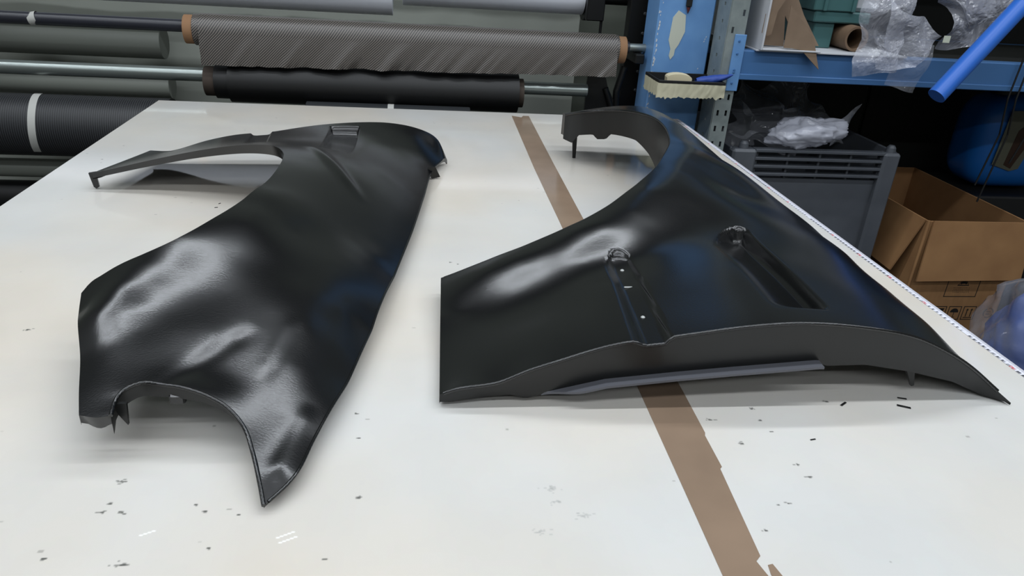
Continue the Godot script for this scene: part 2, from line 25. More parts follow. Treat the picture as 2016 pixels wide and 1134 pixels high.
const RIGHT_FENDER_BODY := [Vector3(0.409, 0.1128, -1.834), Vector3(0.447, 0.1171, -1.834), Vector3(0.485, 0.1198, -1.834), Vector3(0.523, 0.1206, -1.834), Vector3(0.561, 0.1197, -1.834), Vector3(0.390, 0.1180, -1.801), Vector3(0.428, 0.1253, -1.801), Vector3(0.466, 0.1303, -1.801), Vector3(0.504, 0.1330, -1.801), Vector3(0.542, 0.1327, -1.801), Vector3(0.580, 0.1288, -1.801), Vector3(0.618, 0.1186, -1.801), Vector3(0.656, 0.1007, -1.801), Vector3(0.694, 0.0732, -1.801), Vector3(0.732, 0.0384, -1.801), Vector3(0.409, 0.1309, -1.768), Vector3(0.447, 0.1379, -1.768), Vector3(0.485, 0.1427, -1.768), Vector3(0.523, 0.1440, -1.768), Vector3(0.561, 0.1404, -1.768), Vector3(0.599, 0.1302, -1.768), Vector3(0.637, 0.1123, -1.768), Vector3(0.675, 0.0877, -1.768), Vector3(0.713, 0.0533, -1.768), Vector3(0.428, 0.1422, -1.735), Vector3(0.466, 0.1484, -1.735), Vector3(0.504, 0.1521, -1.735), Vector3(0.542, 0.1502, -1.735), Vector3(0.580, 0.1410, -1.735), Vector3(0.618, 0.1248, -1.735), Vector3(0.656, 0.1017, -1.735), Vector3(0.694, 0.0707, -1.735), Vector3(0.732, 0.0343, -1.735), Vector3(0.485, 0.1562, -1.702), Vector3(0.523, 0.1576, -1.702), Vector3(0.561, 0.1503, -1.702), Vector3(0.599, 0.1359, -1.702), Vector3(0.637, 0.1149, -1.702), Vector3(0.675, 0.0878, -1.702), Vector3(0.713, 0.0520, -1.702), Vector3(0.504, 0.1604, -1.669), Vector3(0.542, 0.1572, -1.669), Vector3(0.580, 0.1456, -1.669), Vector3(0.618, 0.1266, -1.669), Vector3(0.656, 0.1012, -1.669), Vector3(0.694, 0.0697, -1.669), Vector3(0.732, 0.0345, -1.669), Vector3(0.523, 0.1615, -1.636), Vector3(0.561, 0.1538, -1.636), Vector3(0.599, 0.1373, -1.636), Vector3(0.637, 0.1136, -1.636), Vector3(0.675, 0.0842, -1.636), Vector3(0.713, 0.0515, -1.636), Vector3(0.542, 0.1608, -1.602), Vector3(0.580, 0.1478, -1.602), Vector3(0.618, 0.1256, -1.602), Vector3(0.656, 0.0978, -1.602), Vector3(0.694, 0.0662, -1.602), Vector3(0.732, 0.0346, -1.602), Vector3(0.561, 0.1579, -1.569), Vector3(0.599, 0.1377, -1.569), Vector3(0.637, 0.1108, -1.569), Vector3(0.675, 0.0810, -1.569), Vector3(0.713, 0.0478, -1.569), Vector3(0.542, 0.1633, -1.536), Vector3(0.580, 0.1489, -1.536), Vector3(0.618, 0.1232, -1.536), Vector3(0.656, 0.0956, -1.536), Vector3(0.694, 0.0634, -1.536), Vector3(0.732, 0.0330, -1.536), Vector3(0.561, 0.1548, -1.503), Vector3(0.599, 0.1348, -1.503), Vector3(0.637, 0.1088, -1.503), Vector3(0.675, 0.0796, -1.503), Vector3(0.713, 0.0490, -1.503), Vector3(0.542, 0.1591, -1.470), Vector3(0.580, 0.1431, -1.470), Vector3(0.618, 0.1206, -1.470), Vector3(0.656, 0.0940, -1.470), Vector3(0.694, 0.0651, -1.470), Vector3(0.732, 0.0358, -1.470), Vector3(0.561, 0.1497, -1.437), Vector3(0.599, 0.1304, -1.437), Vector3(0.637, 0.1068, -1.437), Vector3(0.675, 0.0801, -1.437), Vector3(0.713, 0.0514, -1.437), Vector3(0.542, 0.1559, -1.404), Vector3(0.580, 0.1391, -1.404), Vector3(0.618, 0.1179, -1.404), Vector3(0.656, 0.0940, -1.404), Vector3(0.694, 0.0667, -1.404), Vector3(0.732, 0.0373, -1.404), Vector3(0.523, 0.1622, -1.371), Vector3(0.561, 0.1485, -1.371), Vector3(0.599, 0.1290, -1.371), Vector3(0.637, 0.1072, -1.371), Vector3(0.675, 0.0817, -1.371), Vector3(0.713, 0.0528, -1.371), Vector3(0.504, 0.1682, -1.338), Vector3(0.542, 0.1575, -1.338), Vector3(0.580, 0.1409, -1.338), Vector3(0.618, 0.1208, -1.338), Vector3(0.656, 0.0966, -1.338), Vector3(0.694, 0.0686, -1.338), Vector3(0.732, 0.0381, -1.338), Vector3(0.523, 0.1638, -1.305), Vector3(0.561, 0.1492, -1.305), Vector3(0.599, 0.1337, -1.305), Vector3(0.637, 0.1111, -1.305), Vector3(0.675, 0.0844, -1.305), Vector3(0.713, 0.0544, -1.305), Vector3(0.504, 0.1652, -1.272), Vector3(0.542, 0.1540, -1.272), Vector3(0.580, 0.1420, -1.272), Vector3(0.618, 0.1224, -1.272), Vector3(0.656, 0.0986, -1.272), Vector3(0.694, 0.0712, -1.272), Vector3(0.732, 0.0396, -1.272), Vector3(0.485, 0.1634, -1.239), Vector3(0.523, 0.1520, -1.239), Vector3(0.561, 0.1429, -1.239), Vector3(0.599, 0.1261, -1.239), Vector3(0.637, 0.1078, -1.239), Vector3(0.675, 0.0857, -1.239), Vector3(0.713, 0.0588, -1.239), Vector3(0.466, 0.1605, -1.206), Vector3(0.504, 0.1493, -1.206), Vector3(0.542, 0.1373, -1.206), Vector3(0.580, 0.1205, -1.206), Vector3(0.618, 0.1098, -1.206), Vector3(0.656, 0.0945, -1.206), Vector3(0.694, 0.0742, -1.206), Vector3(0.732, 0.0478, -1.206), Vector3(0.447, 0.1593, -1.173), Vector3(0.485, 0.1476, -1.173), Vector3(0.523, 0.1340, -1.173), Vector3(0.561, 0.1178, -1.173), Vector3(0.599, 0.1082, -1.173), Vector3(0.637, 0.0986, -1.173), Vector3(0.675, 0.0833, -1.173), Vector3(0.713, 0.0615, -1.173), Vector3(0.428, 0.1543, -1.140), Vector3(0.466, 0.1452, -1.140), Vector3(0.504, 0.1362, -1.140), Vector3(0.542, 0.1232, -1.140), Vector3(0.580, 0.1114, -1.140), Vector3(0.618, 0.1021, -1.140), Vector3(0.656, 0.0900, -1.140), Vector3(0.694, 0.0714, -1.140), Vector3(0.732, 0.0441, -1.140), Vector3(0.371, 0.1514, -1.107), Vector3(0.409, 0.1479, -1.107), Vector3(0.447, 0.1411, -1.107), Vector3(0.485, 0.1343, -1.107), Vector3(0.523, 0.1264, -1.107), Vector3(0.561, 0.1166, -1.107), Vector3(0.599, 0.1072, -1.107), Vector3(0.637, 0.0966, -1.107), Vector3(0.675, 0.0813, -1.107), Vector3(0.713, 0.0571, -1.107), Vector3(0.352, 0.1427, -1.073), Vector3(0.390, 0.1393, -1.073), Vector3(0.428, 0.1327, -1.073), Vector3(0.466, 0.1280, -1.073), Vector3(0.504, 0.1239, -1.073), Vector3(0.542, 0.1188, -1.073), Vector3(0.580, 0.1117, -1.073), Vector3(0.618, 0.1027, -1.073), Vector3(0.656, 0.0902, -1.073), Vector3(0.694, 0.0712, -1.073), Vector3(0.732, 0.0393, -1.073), Vector3(0.333, 0.1352, -1.040), Vector3(0.371, 0.1301, -1.040), Vector3(0.409, 0.1247, -1.040), Vector3(0.447, 0.1197, -1.040), Vector3(0.485, 0.1180, -1.040), Vector3(0.523, 0.1171, -1.040), Vector3(0.561, 0.1137, -1.040), Vector3(0.599, 0.1071, -1.040), Vector3(0.637, 0.0969, -1.040), Vector3(0.675, 0.0815, -1.040), Vector3(0.713, 0.0591, -1.040), Vector3(0.238, 0.1138, -1.007), Vector3(0.276, 0.1230, -1.007), Vector3(0.314, 0.1235, -1.007), Vector3(0.352, 0.1192, -1.007), Vector3(0.390, 0.1164, -1.007), Vector3(0.428, 0.1145, -1.007), Vector3(0.466, 0.1134, -1.007), Vector3(0.504, 0.1140, -1.007), Vector3(0.542, 0.1132, -1.007), Vector3(0.580, 0.1092, -1.007), Vector3(0.618, 0.1015, -1.007), Vector3(0.656, 0.0888, -1.007), Vector3(0.694, 0.0690, -1.007), Vector3(0.067, 0.0428, -0.974), Vector3(0.105, 0.0633, -0.974), Vector3(0.143, 0.0791, -0.974), Vector3(0.181, 0.0906, -0.974), Vector3(0.219, 0.0987, -0.974), Vector3(0.257, 0.1054, -0.974), Vector3(0.295, 0.1089, -0.974), Vector3(0.333, 0.1094, -0.974), Vector3(0.371, 0.1094, -0.974), Vector3(0.409, 0.1110, -0.974), Vector3(0.447, 0.1122, -0.974), Vector3(0.485, 0.1128, -0.974), Vector3(0.523, 0.1126, -0.974), Vector3(0.561, 0.1100, -0.974), Vector3(0.599, 0.1042, -0.974), Vector3(0.637, 0.0941, -0.974), Vector3(0.675, 0.0778, -0.974), Vector3(0.713, 0.0511, -0.974), Vector3(0.086, 0.0433, -0.941), Vector3(0.124, 0.0584, -0.941), Vector3(0.162, 0.0716, -0.941), Vector3(0.200, 0.0812, -0.941), Vector3(0.238, 0.0869, -0.941), Vector3(0.276, 0.0936, -0.941), Vector3(0.314, 0.0991, -0.941), Vector3(0.352, 0.1055, -0.941), Vector3(0.390, 0.1097, -0.941), Vector3(0.428, 0.1128, -0.941), Vector3(0.466, 0.1139, -0.941), Vector3(0.504, 0.1133, -0.941), Vector3(0.542, 0.1110, -0.941), Vector3(0.580, 0.1061, -0.941), Vector3(0.618, 0.0979, -0.941), Vector3(0.656, 0.0851, -0.941), Vector3(0.694, 0.0651, -0.941), Vector3(0.067, 0.0273, -0.908), Vector3(0.105, 0.0401, -0.908), Vector3(0.143, 0.0519, -0.908), Vector3(0.181, 0.0658, -0.908), Vector3(0.219, 0.0771, -0.908), Vector3(0.257, 0.0871, -0.908), Vector3(0.295, 0.0953, -0.908), Vector3(0.333, 0.1038, -0.908), Vector3(0.371, 0.1094, -0.908), Vector3(0.409, 0.1138, -0.908), Vector3(0.447, 0.1159, -0.908), Vector3(0.485, 0.1150, -0.908), Vector3(0.523, 0.1127, -0.908), Vector3(0.561, 0.1082, -0.908), Vector3(0.599, 0.1010, -0.908), Vector3(0.637, 0.0904, -0.908), Vector3(0.675, 0.0751, -0.908), Vector3(0.713, 0.0517, -0.908), Vector3(0.086, 0.0289, -0.875), Vector3(0.124, 0.0408, -0.875), Vector3(0.162, 0.0549, -0.875), Vector3(0.200, 0.0704, -0.875), Vector3(0.238, 0.0845, -0.875), Vector3(0.276, 0.0942, -0.875), Vector3(0.314, 0.1016, -0.875), Vector3(0.352, 0.1080, -0.875), Vector3(0.390, 0.1127, -0.875), Vector3(0.428, 0.1160, -0.875), Vector3(0.466, 0.1162, -0.875), Vector3(0.504, 0.1141, -0.875), Vector3(0.542, 0.1103, -0.875), Vector3(0.580, 0.1043, -0.875), Vector3(0.618, 0.0955, -0.875), Vector3(0.656, 0.0828, -0.875), Vector3(0.694, 0.0637, -0.875), Vector3(0.067, 0.0242, -0.842), Vector3(0.105, 0.0350, -0.842), Vector3(0.143, 0.0491, -0.842), Vector3(0.181, 0.0645, -0.842), Vector3(0.219, 0.0788, -0.842), Vector3(0.257, 0.0901, -0.842), Vector3(0.295, 0.0979, -0.842), Vector3(0.333, 0.1041, -0.842), Vector3(0.371, 0.1095, -0.842), Vector3(0.409, 0.1136, -0.842), Vector3(0.447, 0.1154, -0.842), Vector3(0.485, 0.1145, -0.842), Vector3(0.523, 0.1115, -0.842), Vector3(0.561, 0.1068, -0.842), Vector3(0.599, 0.0999, -0.842), Vector3(0.637, 0.0895, -0.842), Vector3(0.675, 0.0738, -0.842), Vector3(0.713, 0.0476, -0.842), Vector3(0.086, 0.0304, -0.809), Vector3(0.124, 0.0442, -0.809), Vector3(0.162, 0.0601, -0.809), Vector3(0.200, 0.0739, -0.809), Vector3(0.238, 0.0854, -0.809), Vector3(0.276, 0.0935, -0.809), Vector3(0.314, 0.0993, -0.809), Vector3(0.352, 0.1049, -0.809), Vector3(0.390, 0.1102, -0.809), Vector3(0.428, 0.1133, -0.809), Vector3(0.466, 0.1139, -0.809), Vector3(0.504, 0.1119, -0.809), Vector3(0.542, 0.1081, -0.809), Vector3(0.580, 0.1028, -0.809), Vector3(0.618, 0.0942, -0.809), Vector3(0.656, 0.0810, -0.809), Vector3(0.694, 0.0621, -0.809), Vector3(0.067, 0.0257, -0.776), Vector3(0.105, 0.0378, -0.776), Vector3(0.143, 0.0535, -0.776), Vector3(0.181, 0.0685, -0.776), Vector3(0.219, 0.0807, -0.776), Vector3(0.257, 0.0895, -0.776), Vector3(0.295, 0.0953, -0.776), Vector3(0.333, 0.1006, -0.776), Vector3(0.371, 0.1063, -0.776), Vector3(0.409, 0.1107, -0.776), Vector3(0.447, 0.1128, -0.776), Vector3(0.485, 0.1122, -0.776), Vector3(0.523, 0.1091, -0.776), Vector3(0.561, 0.1047, -0.776), Vector3(0.599, 0.0976, -0.776), Vector3(0.637, 0.0859, -0.776), Vector3(0.675, 0.0686, -0.776), Vector3(0.713, 0.0419, -0.776), Vector3(0.048, 0.0223, -0.743), Vector3(0.086, 0.0310, -0.743), Vector3(0.124, 0.0454, -0.743), Vector3(0.162, 0.0609, -0.743), Vector3(0.200, 0.0747, -0.743), Vector3(0.238, 0.0853, -0.743), Vector3(0.276, 0.0915, -0.743), Vector3(0.314, 0.0967, -0.743), Vector3(0.352, 0.1025, -0.743), Vector3(0.390, 0.1077, -0.743), Vector3(0.428, 0.1111, -0.743), Vector3(0.466, 0.1119, -0.743), Vector3(0.504, 0.1098, -0.743), Vector3(0.542, 0.1058, -0.743), Vector3(0.580, 0.1000, -0.743), Vector3(0.618, 0.0900, -0.743), Vector3(0.656, 0.0739, -0.743), Vector3(0.694, 0.0519, -0.743)]


var M := {}
var taken := {}

# ---------------------------------------------------------------- helpers
func numbered(called: String) -> String:
	var n: int = taken.get(called, 0)
	taken[called] = n + 1
	return called if n == 0 else "%s_%03d" % [called, n]

func thing(called: String, label: String, category: String, at := Vector3.ZERO, group := "") -> Node3D:
	var o := Node3D.new()
	o.name = numbered(called)
	add_child(o)
	o.position = at
	o.set_meta("label", label)
	o.set_meta("category", category)
	if group:
		o.set_meta("group", group)
	return o

func part(called: String, mesh: Mesh, m: Material, parent: Node3D, at := Vector3.ZERO) -> MeshInstance3D:
	var o := MeshInstance3D.new()
	o.name = called
	o.mesh = mesh
	o.material_override = m
	o.cast_shadow = GeometryInstance3D.SHADOW_CASTING_SETTING_ON
	parent.add_child(o, true)
	o.position = at
	return o

func lone(called: String, mesh: Mesh, m: Material, label: String, category: String, at := Vector3.ZERO, group := "") -> MeshInstance3D:
	var o := part(numbered(called), mesh, m, self, at)
	o.set_meta("label", label)
	o.set_meta("category", category)
	if group:
		o.set_meta("group", group)
	return o

func structure(called: String, mesh: Mesh, m: Material, at := Vector3.ZERO) -> MeshInstance3D:
	var o := part(called, mesh, m, self, at)
	o.set_meta("kind", "structure")
	return o

func material(color: Color, rough := 0.6, metal := 0.0, spec := 0.5) -> StandardMaterial3D:
	var m := StandardMaterial3D.new()
	m.albedo_color = color
	m.roughness = rough
	m.metallic = metal
	m.metallic_specular = spec
	return m

func noise_tex(freq: float, dark: Color, light: Color, size := 512, octaves := 4, seeded := 1, kind := FastNoiseLite.TYPE_SIMPLEX_SMOOTH, offsets := PackedFloat32Array()) -> NoiseTexture2D:
	var n := FastNoiseLite.new()
	n.seed = seeded
	n.noise_type = kind
	n.frequency = freq
	n.fractal_octaves = octaves
	var t := NoiseTexture2D.new()
	t.width = size
	t.height = size
	t.seamless = true
	t.noise = n
	var g := Gradient.new()
	if offsets.size() == 2:
		g.offsets = PackedFloat32Array([0.0, offsets[0], offsets[1], 1.0])
		g.colors = PackedColorArray([dark, dark, light, light])
	else:
		g.colors = PackedColorArray([dark, light])
	t.color_ramp = g
	return t

func bump(m: StandardMaterial3D, tex: Texture2D, depth_cm: float) -> void:
	m.heightmap_enabled = true
	m.heightmap_texture = tex
	m.heightmap_scale = depth_cm

func tri(m: StandardMaterial3D, scale: float) -> StandardMaterial3D:
	m.uv1_triplanar = true
	m.uv1_scale = Vector3.ONE * scale
	return m

func arrays(v: PackedVector3Array, n: PackedVector3Array, uv: PackedVector2Array, idx: PackedInt32Array) -> ArrayMesh:
	var a := []
	a.resize(Mesh.ARRAY_MAX)
	a[Mesh.ARRAY_VERTEX] = v
	a[Mesh.ARRAY_NORMAL] = n
	if uv.size() == v.size():
		a[Mesh.ARRAY_TEX_UV] = uv
	a[Mesh.ARRAY_INDEX] = idx
	var m := ArrayMesh.new()
	m.add_surface_from_arrays(Mesh.PRIMITIVE_TRIANGLES, a)
	return m

# smooth surface through rows of points; the outside is on the left of row direction x row order when flip is false
func surface(rows: Array, flip := false, uvs := Vector2.ONE, flat := false) -> ArrayMesh:
	var v := PackedVector3Array()
	var uv := PackedVector2Array()
	var idx := PackedInt32Array()
	var w: int = rows[0].size()
	for r in rows.size():
		for c in w:
			v.append(rows[r][c])
			uv.append(Vector2(float(c) / (w - 1) * uvs.x, float(r) / (rows.size() - 1) * uvs.y))
	for r in rows.size() - 1:
		for c in w - 1:
			var a := r * w + c
			if flip:
				idx.append_array(PackedInt32Array([a, a + w, a + 1, a + 1, a + w, a + w + 1]))
			else:
				idx.append_array(PackedInt32Array([a, a + 1, a + w, a + 1, a + w + 1, a + w]))
	return finish(v, uv, idx, flat)

func finish(v: PackedVector3Array, uv: PackedVector2Array, idx: PackedInt32Array, flat := false) -> ArrayMesh:
	if flat:
		var v2 := PackedVector3Array()
		var uv2 := PackedVector2Array()
		var i2 := PackedInt32Array()
		for k in idx.size():
			v2.append(v[idx[k]])
			uv2.append(uv[idx[k]])
			i2.append(k)
		v = v2
		uv = uv2
		idx = i2
	var n := PackedVector3Array()
	n.resize(v.size())
	for k in range(0, idx.size(), 3):
		var q := (v[idx[k + 2]] - v[idx[k]]).cross(v[idx[k + 1]] - v[idx[k]])
		n[idx[k]] += q
		n[idx[k + 1]] += q
		n[idx[k + 2]] += q
	# points that lie on each other share one normal on smooth meshes
	if not flat:
		var at := {}
		for k in v.size():
			var key := Vector3i((v[k] * 20000.0).round())
			at[key] = at.get(key, Vector3.ZERO) + n[k]
		for k in v.size():
			n[k] = at[Vector3i((v[k] * 20000.0).round())]
	for k in v.size():
		n[k] = n[k].normalized() if n[k].length() > 1e-12 else Vector3.UP
	return arrays(v, n, uv, idx)

# a box with chamfered edges, centred on the origin
func box(s: Vector3, c := 0.003) -> ArrayMesh:
	c = minf(c, minf(s.x, minf(s.y, s.z)) * 0.45)
	var h := s / 2.0
	var st := SurfaceTool.new()
	st.begin(Mesh.PRIMITIVE_TRIANGLES)
	st.set_smooth_group(-1)
	var P := func(ax: int, sx: float, sy: float, sz: float) -> Vector3:
		var p := Vector3(sx * (h.x - c), sy * (h.y - c), sz * (h.z - c))
		p[ax] = [sx * h.x, sy * h.y, sz * h.z][ax]
		return p
	var quad := func(a: Vector3, b: Vector3, d: Vector3, e: Vector3) -> void:
		var mid := (a + b + d + e) / 4.0
		var pts := [a, b, d, e]
		if (b - a).cross(d - a).dot(mid) > 0.0:
			pts = [a, e, d, b]
		var ext := s
		for k in [0, 1, 2, 0, 2, 3]:
			var q: Vector3 = pts[k]
			var nn := mid.abs() / h
			st.set_uv(Vector2(q.x / ext.x + 0.5, 0.5 - q.y / ext.y) if nn.z >= nn.x and nn.z >= nn.y else (Vector2(q.z / ext.z + 0.5, 0.5 - q.y / ext.y) if nn.x >= nn.y else Vector2(q.x / ext.x + 0.5, q.z / ext.z + 0.5)))
			st.add_vertex(q)
	for t in [-1.0, 1.0]:
		quad.call(P.call(0, t, -1, -1), P.call(0, t, 1, -1), P.call(0, t, 1, 1), P.call(0, t, -1, 1))
		quad.call(P.call(1, -1, t, -1), P.call(1, 1, t, -1), P.call(1, 1, t, 1), P.call(1, -1, t, 1))
		quad.call(P.call(2, -1, -1, t), P.call(2, 1, -1, t), P.call(2, 1, 1, t), P.call(2, -1, 1, t))
		for u in [-1.0, 1.0]:
			quad.call(P.call(0, t, u, -1), P.call(0, t, u, 1), P.call(1, t, u, 1), P.call(1, t, u, -1))
			quad.call(P.call(0, t, -1, u), P.call(0, t, 1, u), P.call(2, t, 1, u), P.call(2, t, -1, u))
			quad.call(P.call(1, -1, t, u), P.call(1, 1, t, u), P.call(2, 1, t, u), P.call(2, -1, t, u))
			for w in [-1.0, 1.0]:
				var a: Vector3 = P.call(0, t, u, w)
				var b: Vector3 = P.call(1, t, u, w)
				var d: Vector3 = P.call(2, t, u, w)
				var tr := [a, b, d] if (b - a).cross(d - a).dot(a + b + d) < 0.0 else [a, d, b]
				for q in tr:
					st.set_uv(Vector2(q.x / s.x + 0.5, 0.5 - q.y / s.y))
					st.add_vertex(q)
	st.generate_normals()
	return st.commit()

# a turned shape: profile of (radius, distance along axis), axis = x, y or z
func lathe(profile: Array, axis := 0, sides := 32, uvs := Vector2.ONE) -> ArrayMesh:
	var rows := []
	for p in profile:
		var row := PackedVector3Array()
		for k in sides + 1:
			var a := TAU * k / sides
			match axis:
				0: row.append(Vector3(p.y, p.x * cos(a), p.x * sin(a)))
				1: row.append(Vector3(p.x * sin(a), p.y, p.x * cos(a)))
				2: row.append(Vector3(p.x * cos(a), p.x * sin(a), p.y))
		rows.append(row)
	return creased(rows, uvs)

# like surface, but each band between two rows has its own normals where the profile turns sharply
func creased(rows: Array, uvs := Vector2.ONE) -> ArrayMesh:
	var st := SurfaceTool.new()
	st.begin(Mesh.PRIMITIVE_TRIANGLES)
	var w: int = rows[0].size()
	for r in rows.size() - 1:
		st.set_smooth_group(r)
		for c in w - 1:
			var q := [rows[r][c], rows[r][c + 1], rows[r + 1][c + 1], rows[r + 1][c]]
			var t := [Vector2(c, r), Vector2(c + 1, r), Vector2(c + 1, r + 1), Vector2(c, r + 1)]
			for k in [0, 1, 2, 0, 2, 3]:
				st.set_uv(Vector2(t[k].x / (w - 1) * uvs.x, t[k].y / (rows.size() - 1) * uvs.y))
				st.add_vertex(q[k])
	st.generate_normals()
	return st.commit()

# a round bar along a path
func tube(path: Array, radius: float, sides := 12, capped := true) -> ArrayMesh:
	var rows := []
	var side := Vector3.UP
	for k in path.size():
		var d: Vector3 = (path[mini(k + 1, path.size() - 1)] - path[maxi(k - 1, 0)]).normalized()
		if absf(d.dot(side)) > 0.95:
			side = Vector3.RIGHT if absf(d.x) < 0.9 else Vector3.BACK
		var a := d.cross(side).normalized()
		var b := a.cross(d).normalized()
		side = b
		var row := PackedVector3Array()
		for s in sides + 1:
			row.append(path[k] + (a * cos(TAU * s / sides) + b * sin(TAU * s / sides)) * radius)
		rows.append(row)
	if capped:
		var first := PackedVector3Array()
		var last := PackedVector3Array()
		for s in sides + 1:
			first.append(path[0])
			last.append(path[-1])
		rows.push_front(first)
		rows.push_back(last)
	return creased(rows)

# a prism from an outline in the xy plane, thickness along z, centred on z = 0
func prism(outline: PackedVector2Array, depth: float) -> ArrayMesh:
	var st := SurfaceTool.new()
	st.begin(Mesh.PRIMITIVE_TRIANGLES)
	st.set_smooth_group(-1)
	var pts := outline
	if Geometry2D.is_polygon_clockwise(pts):
		pts.reverse()
	var faces := Geometry2D.triangulate_polygon(pts)
	var box2 := Rect2(pts[0], Vector2.ZERO)
	for p in pts:
		box2 = box2.expand(p)
	var add := func(p: Vector2, z: float) -> void:
		st.set_uv(Vector2((p.x - box2.position.x) / maxf(box2.size.x, 1e-6), 1.0 - (p.y - box2.position.y) / maxf(box2.size.y, 1e-6)))
		st.add_vertex(Vector3(p.x, p.y, z))
	for k in range(0, faces.size(), 3):
		var a := pts[faces[k]]
		var b := pts[faces[k + 1]]
		var c := pts[faces[k + 2]]
		if (b - a).cross(c - a) < 0.0:
			var t := b
			b = c
			c = t
		for p in [a, c, b]:
			add.call(p, depth / 2.0)
		for p in [a, b, c]:
			add.call(p, -depth / 2.0)
	for k in pts.size():
		var a := pts[k]
		var b := pts[(k + 1) % pts.size()]
		add.call(a, depth / 2.0)
		add.call(b, depth / 2.0)
		add.call(b, -depth / 2.0)
		add.call(a, depth / 2.0)
		add.call(b, -depth / 2.0)
		add.call(a, -depth / 2.0)
	st.generate_normals()
	return st.commit()

func spline(pts: Array, step := 0.006) -> PackedVector3Array:
	var out := PackedVector3Array()
	for k in pts.size() - 1:
		var a: Vector3 = pts[maxi(k - 1, 0)]
		var b: Vector3 = pts[k]
		var c: Vector3 = pts[k + 1]
		var d: Vector3 = pts[mini(k + 2, pts.size() - 1)]
		if k == 0:
			a = b * 2.0 - c
		if k == pts.size() - 2:
			d = c * 2.0 - b
		var n := maxi(1, int(ceil(b.distance_to(c) / step)))
		# centripetal knots keep uneven points from overshooting
		var t1 := sqrt(a.distance_to(b))
		var t2 := t1 + sqrt(b.distance_to(c))
		var t3 := t2 + sqrt(c.distance_to(d))
		for i in n:
			var t := lerpf(t1, t2, float(i) / n)
			var a1 := a * ((t1 - t) / t1) + b * (t / t1)
			var a2 := b * ((t2 - t) / (t2 - t1)) + c * ((t - t1) / (t2 - t1))
			var a3 := c * ((t3 - t) / (t3 - t2)) + d * ((t - t2) / (t3 - t2))
			var b1 := a1 * ((t2 - t) / t2) + a2 * (t / t2)
			var b2 := a2 * ((t3 - t) / (t3 - t1)) + a3 * ((t - t1) / (t3 - t1))
			out.append(b1 * ((t2 - t) / (t2 - t1)) + b2 * ((t - t1) / (t2 - t1)))
	out.append(pts[-1])
	return out

# ---------------------------------------------------------------- fender skin
# A pressed panel: a smooth sheet through control points, cut along its edges, with pressings added by a function of (x, z).
var sheet := {}

func solve_sheet(pts: Array, firm: int) -> Dictionary:
	var n := pts.size()
	var m := n + 3
	var rows := []
	for i in m:
		var row := PackedFloat64Array()
		row.resize(m + 1)
		if i < n:
			var p: Vector3 = pts[i]
			for j in n:
				var q: Vector3 = pts[j]
				var r2 := (p.x - q.x) * (p.x - q.x) + (p.z - q.z) * (p.z - q.z)
				row[j] = r2 * log(r2) if r2 > 1e-12 else (4e-5 if i < firm else 1.2e-3)
			row[n] = 1.0
			row[n + 1] = p.x
			row[n + 2] = p.z
			row[m] = p.y
		else:
			for j in n:
				row[j] = 1.0 if i == n else (pts[j].x if i == n + 1 else pts[j].z)
		rows.append(row)
	for i in m:
		var best := i
		for k in range(i + 1, m):
			if absf(rows[k][i]) > absf(rows[best][i]):
				best = k
		var t: PackedFloat64Array = rows[best]
		rows[best] = rows[i]
		rows[i] = t
		var pivot: PackedFloat64Array = rows[i]
		for k in range(i + 1, m):
			var row: PackedFloat64Array = rows[k]
			var q := row[i] / pivot[i]
			if q != 0.0:
				for j in range(i, m + 1):
					row[j] -= q * pivot[j]
				rows[k] = row
	var x := PackedFloat64Array()
	x.resize(m)
	for i in range(m - 1, -1, -1):
		var row: PackedFloat64Array = rows[i]
		var s := row[m]
		for j in range(i + 1, m):
			s -= row[j] * x[j]
		x[i] = s / row[i]
	# sample on a coarse lattice, read back with a bicubic
	var lo := Vector2(1e9, 1e9)
	var hi := -lo
	for p in pts:
		lo = lo.min(Vector2(p.x, p.z))
		hi = hi.max(Vector2(p.x, p.z))
	lo -= Vector2.ONE * 0.04
	hi += Vector2.ONE * 0.04
	var g := 0.01
	var nx := int((hi.x - lo.x) / g) + 2
	var nz := int((hi.y - lo.y) / g) + 2
	var grid := PackedFloat32Array()
	grid.resize(nx * nz)
	for iz in nz:
		for ix in nx:
			var px := lo.x + ix * g
			var pz := lo.y + iz * g
			var s := x[n] + x[n + 1] * px + x[n + 2] * pz
			for j in n:
				var dx: float = pts[j].x - px
				var dz: float = pts[j].z - pz
				var r2 := dx * dx + dz * dz
				if r2 > 1e-12:
					s += x[j] * r2 * log(r2)
			grid[iz * nx + ix] = s
	return {"lo": lo, "g": g, "nx": nx, "nz": nz, "grid": grid}

func cub(a: float, b: float, c: float, d: float, t: float) -> float:
	return b + 0.5 * t * (c - a + t * (2.0 * a - 5.0 * b + 4.0 * c - d + t * (3.0 * (b - c) + d - a)))

func sheet_height(x: float, z: float) -> float:
	var fx: float = (x - sheet.lo.x) / sheet.g
	var fz: float = (z - sheet.lo.y) / sheet.g
	var ix := clampi(int(fx), 1, sheet.nx - 3)
	var iz := clampi(int(fz), 1, sheet.nz - 3)
	var tx := fx - ix
	var tz := fz - iz
	var G: PackedFloat32Array = sheet.grid
	var col := [0.0, 0.0, 0.0, 0.0]
	for k in 4:
		var o: int = (iz - 1 + k) * sheet.nx + ix - 1
		col[k] = cub(G[o], G[o + 1], G[o + 2], G[o + 3], tx)
	return cub(col[0], col[1], col[2], col[3], tz) + sheet.press.call(x, z)

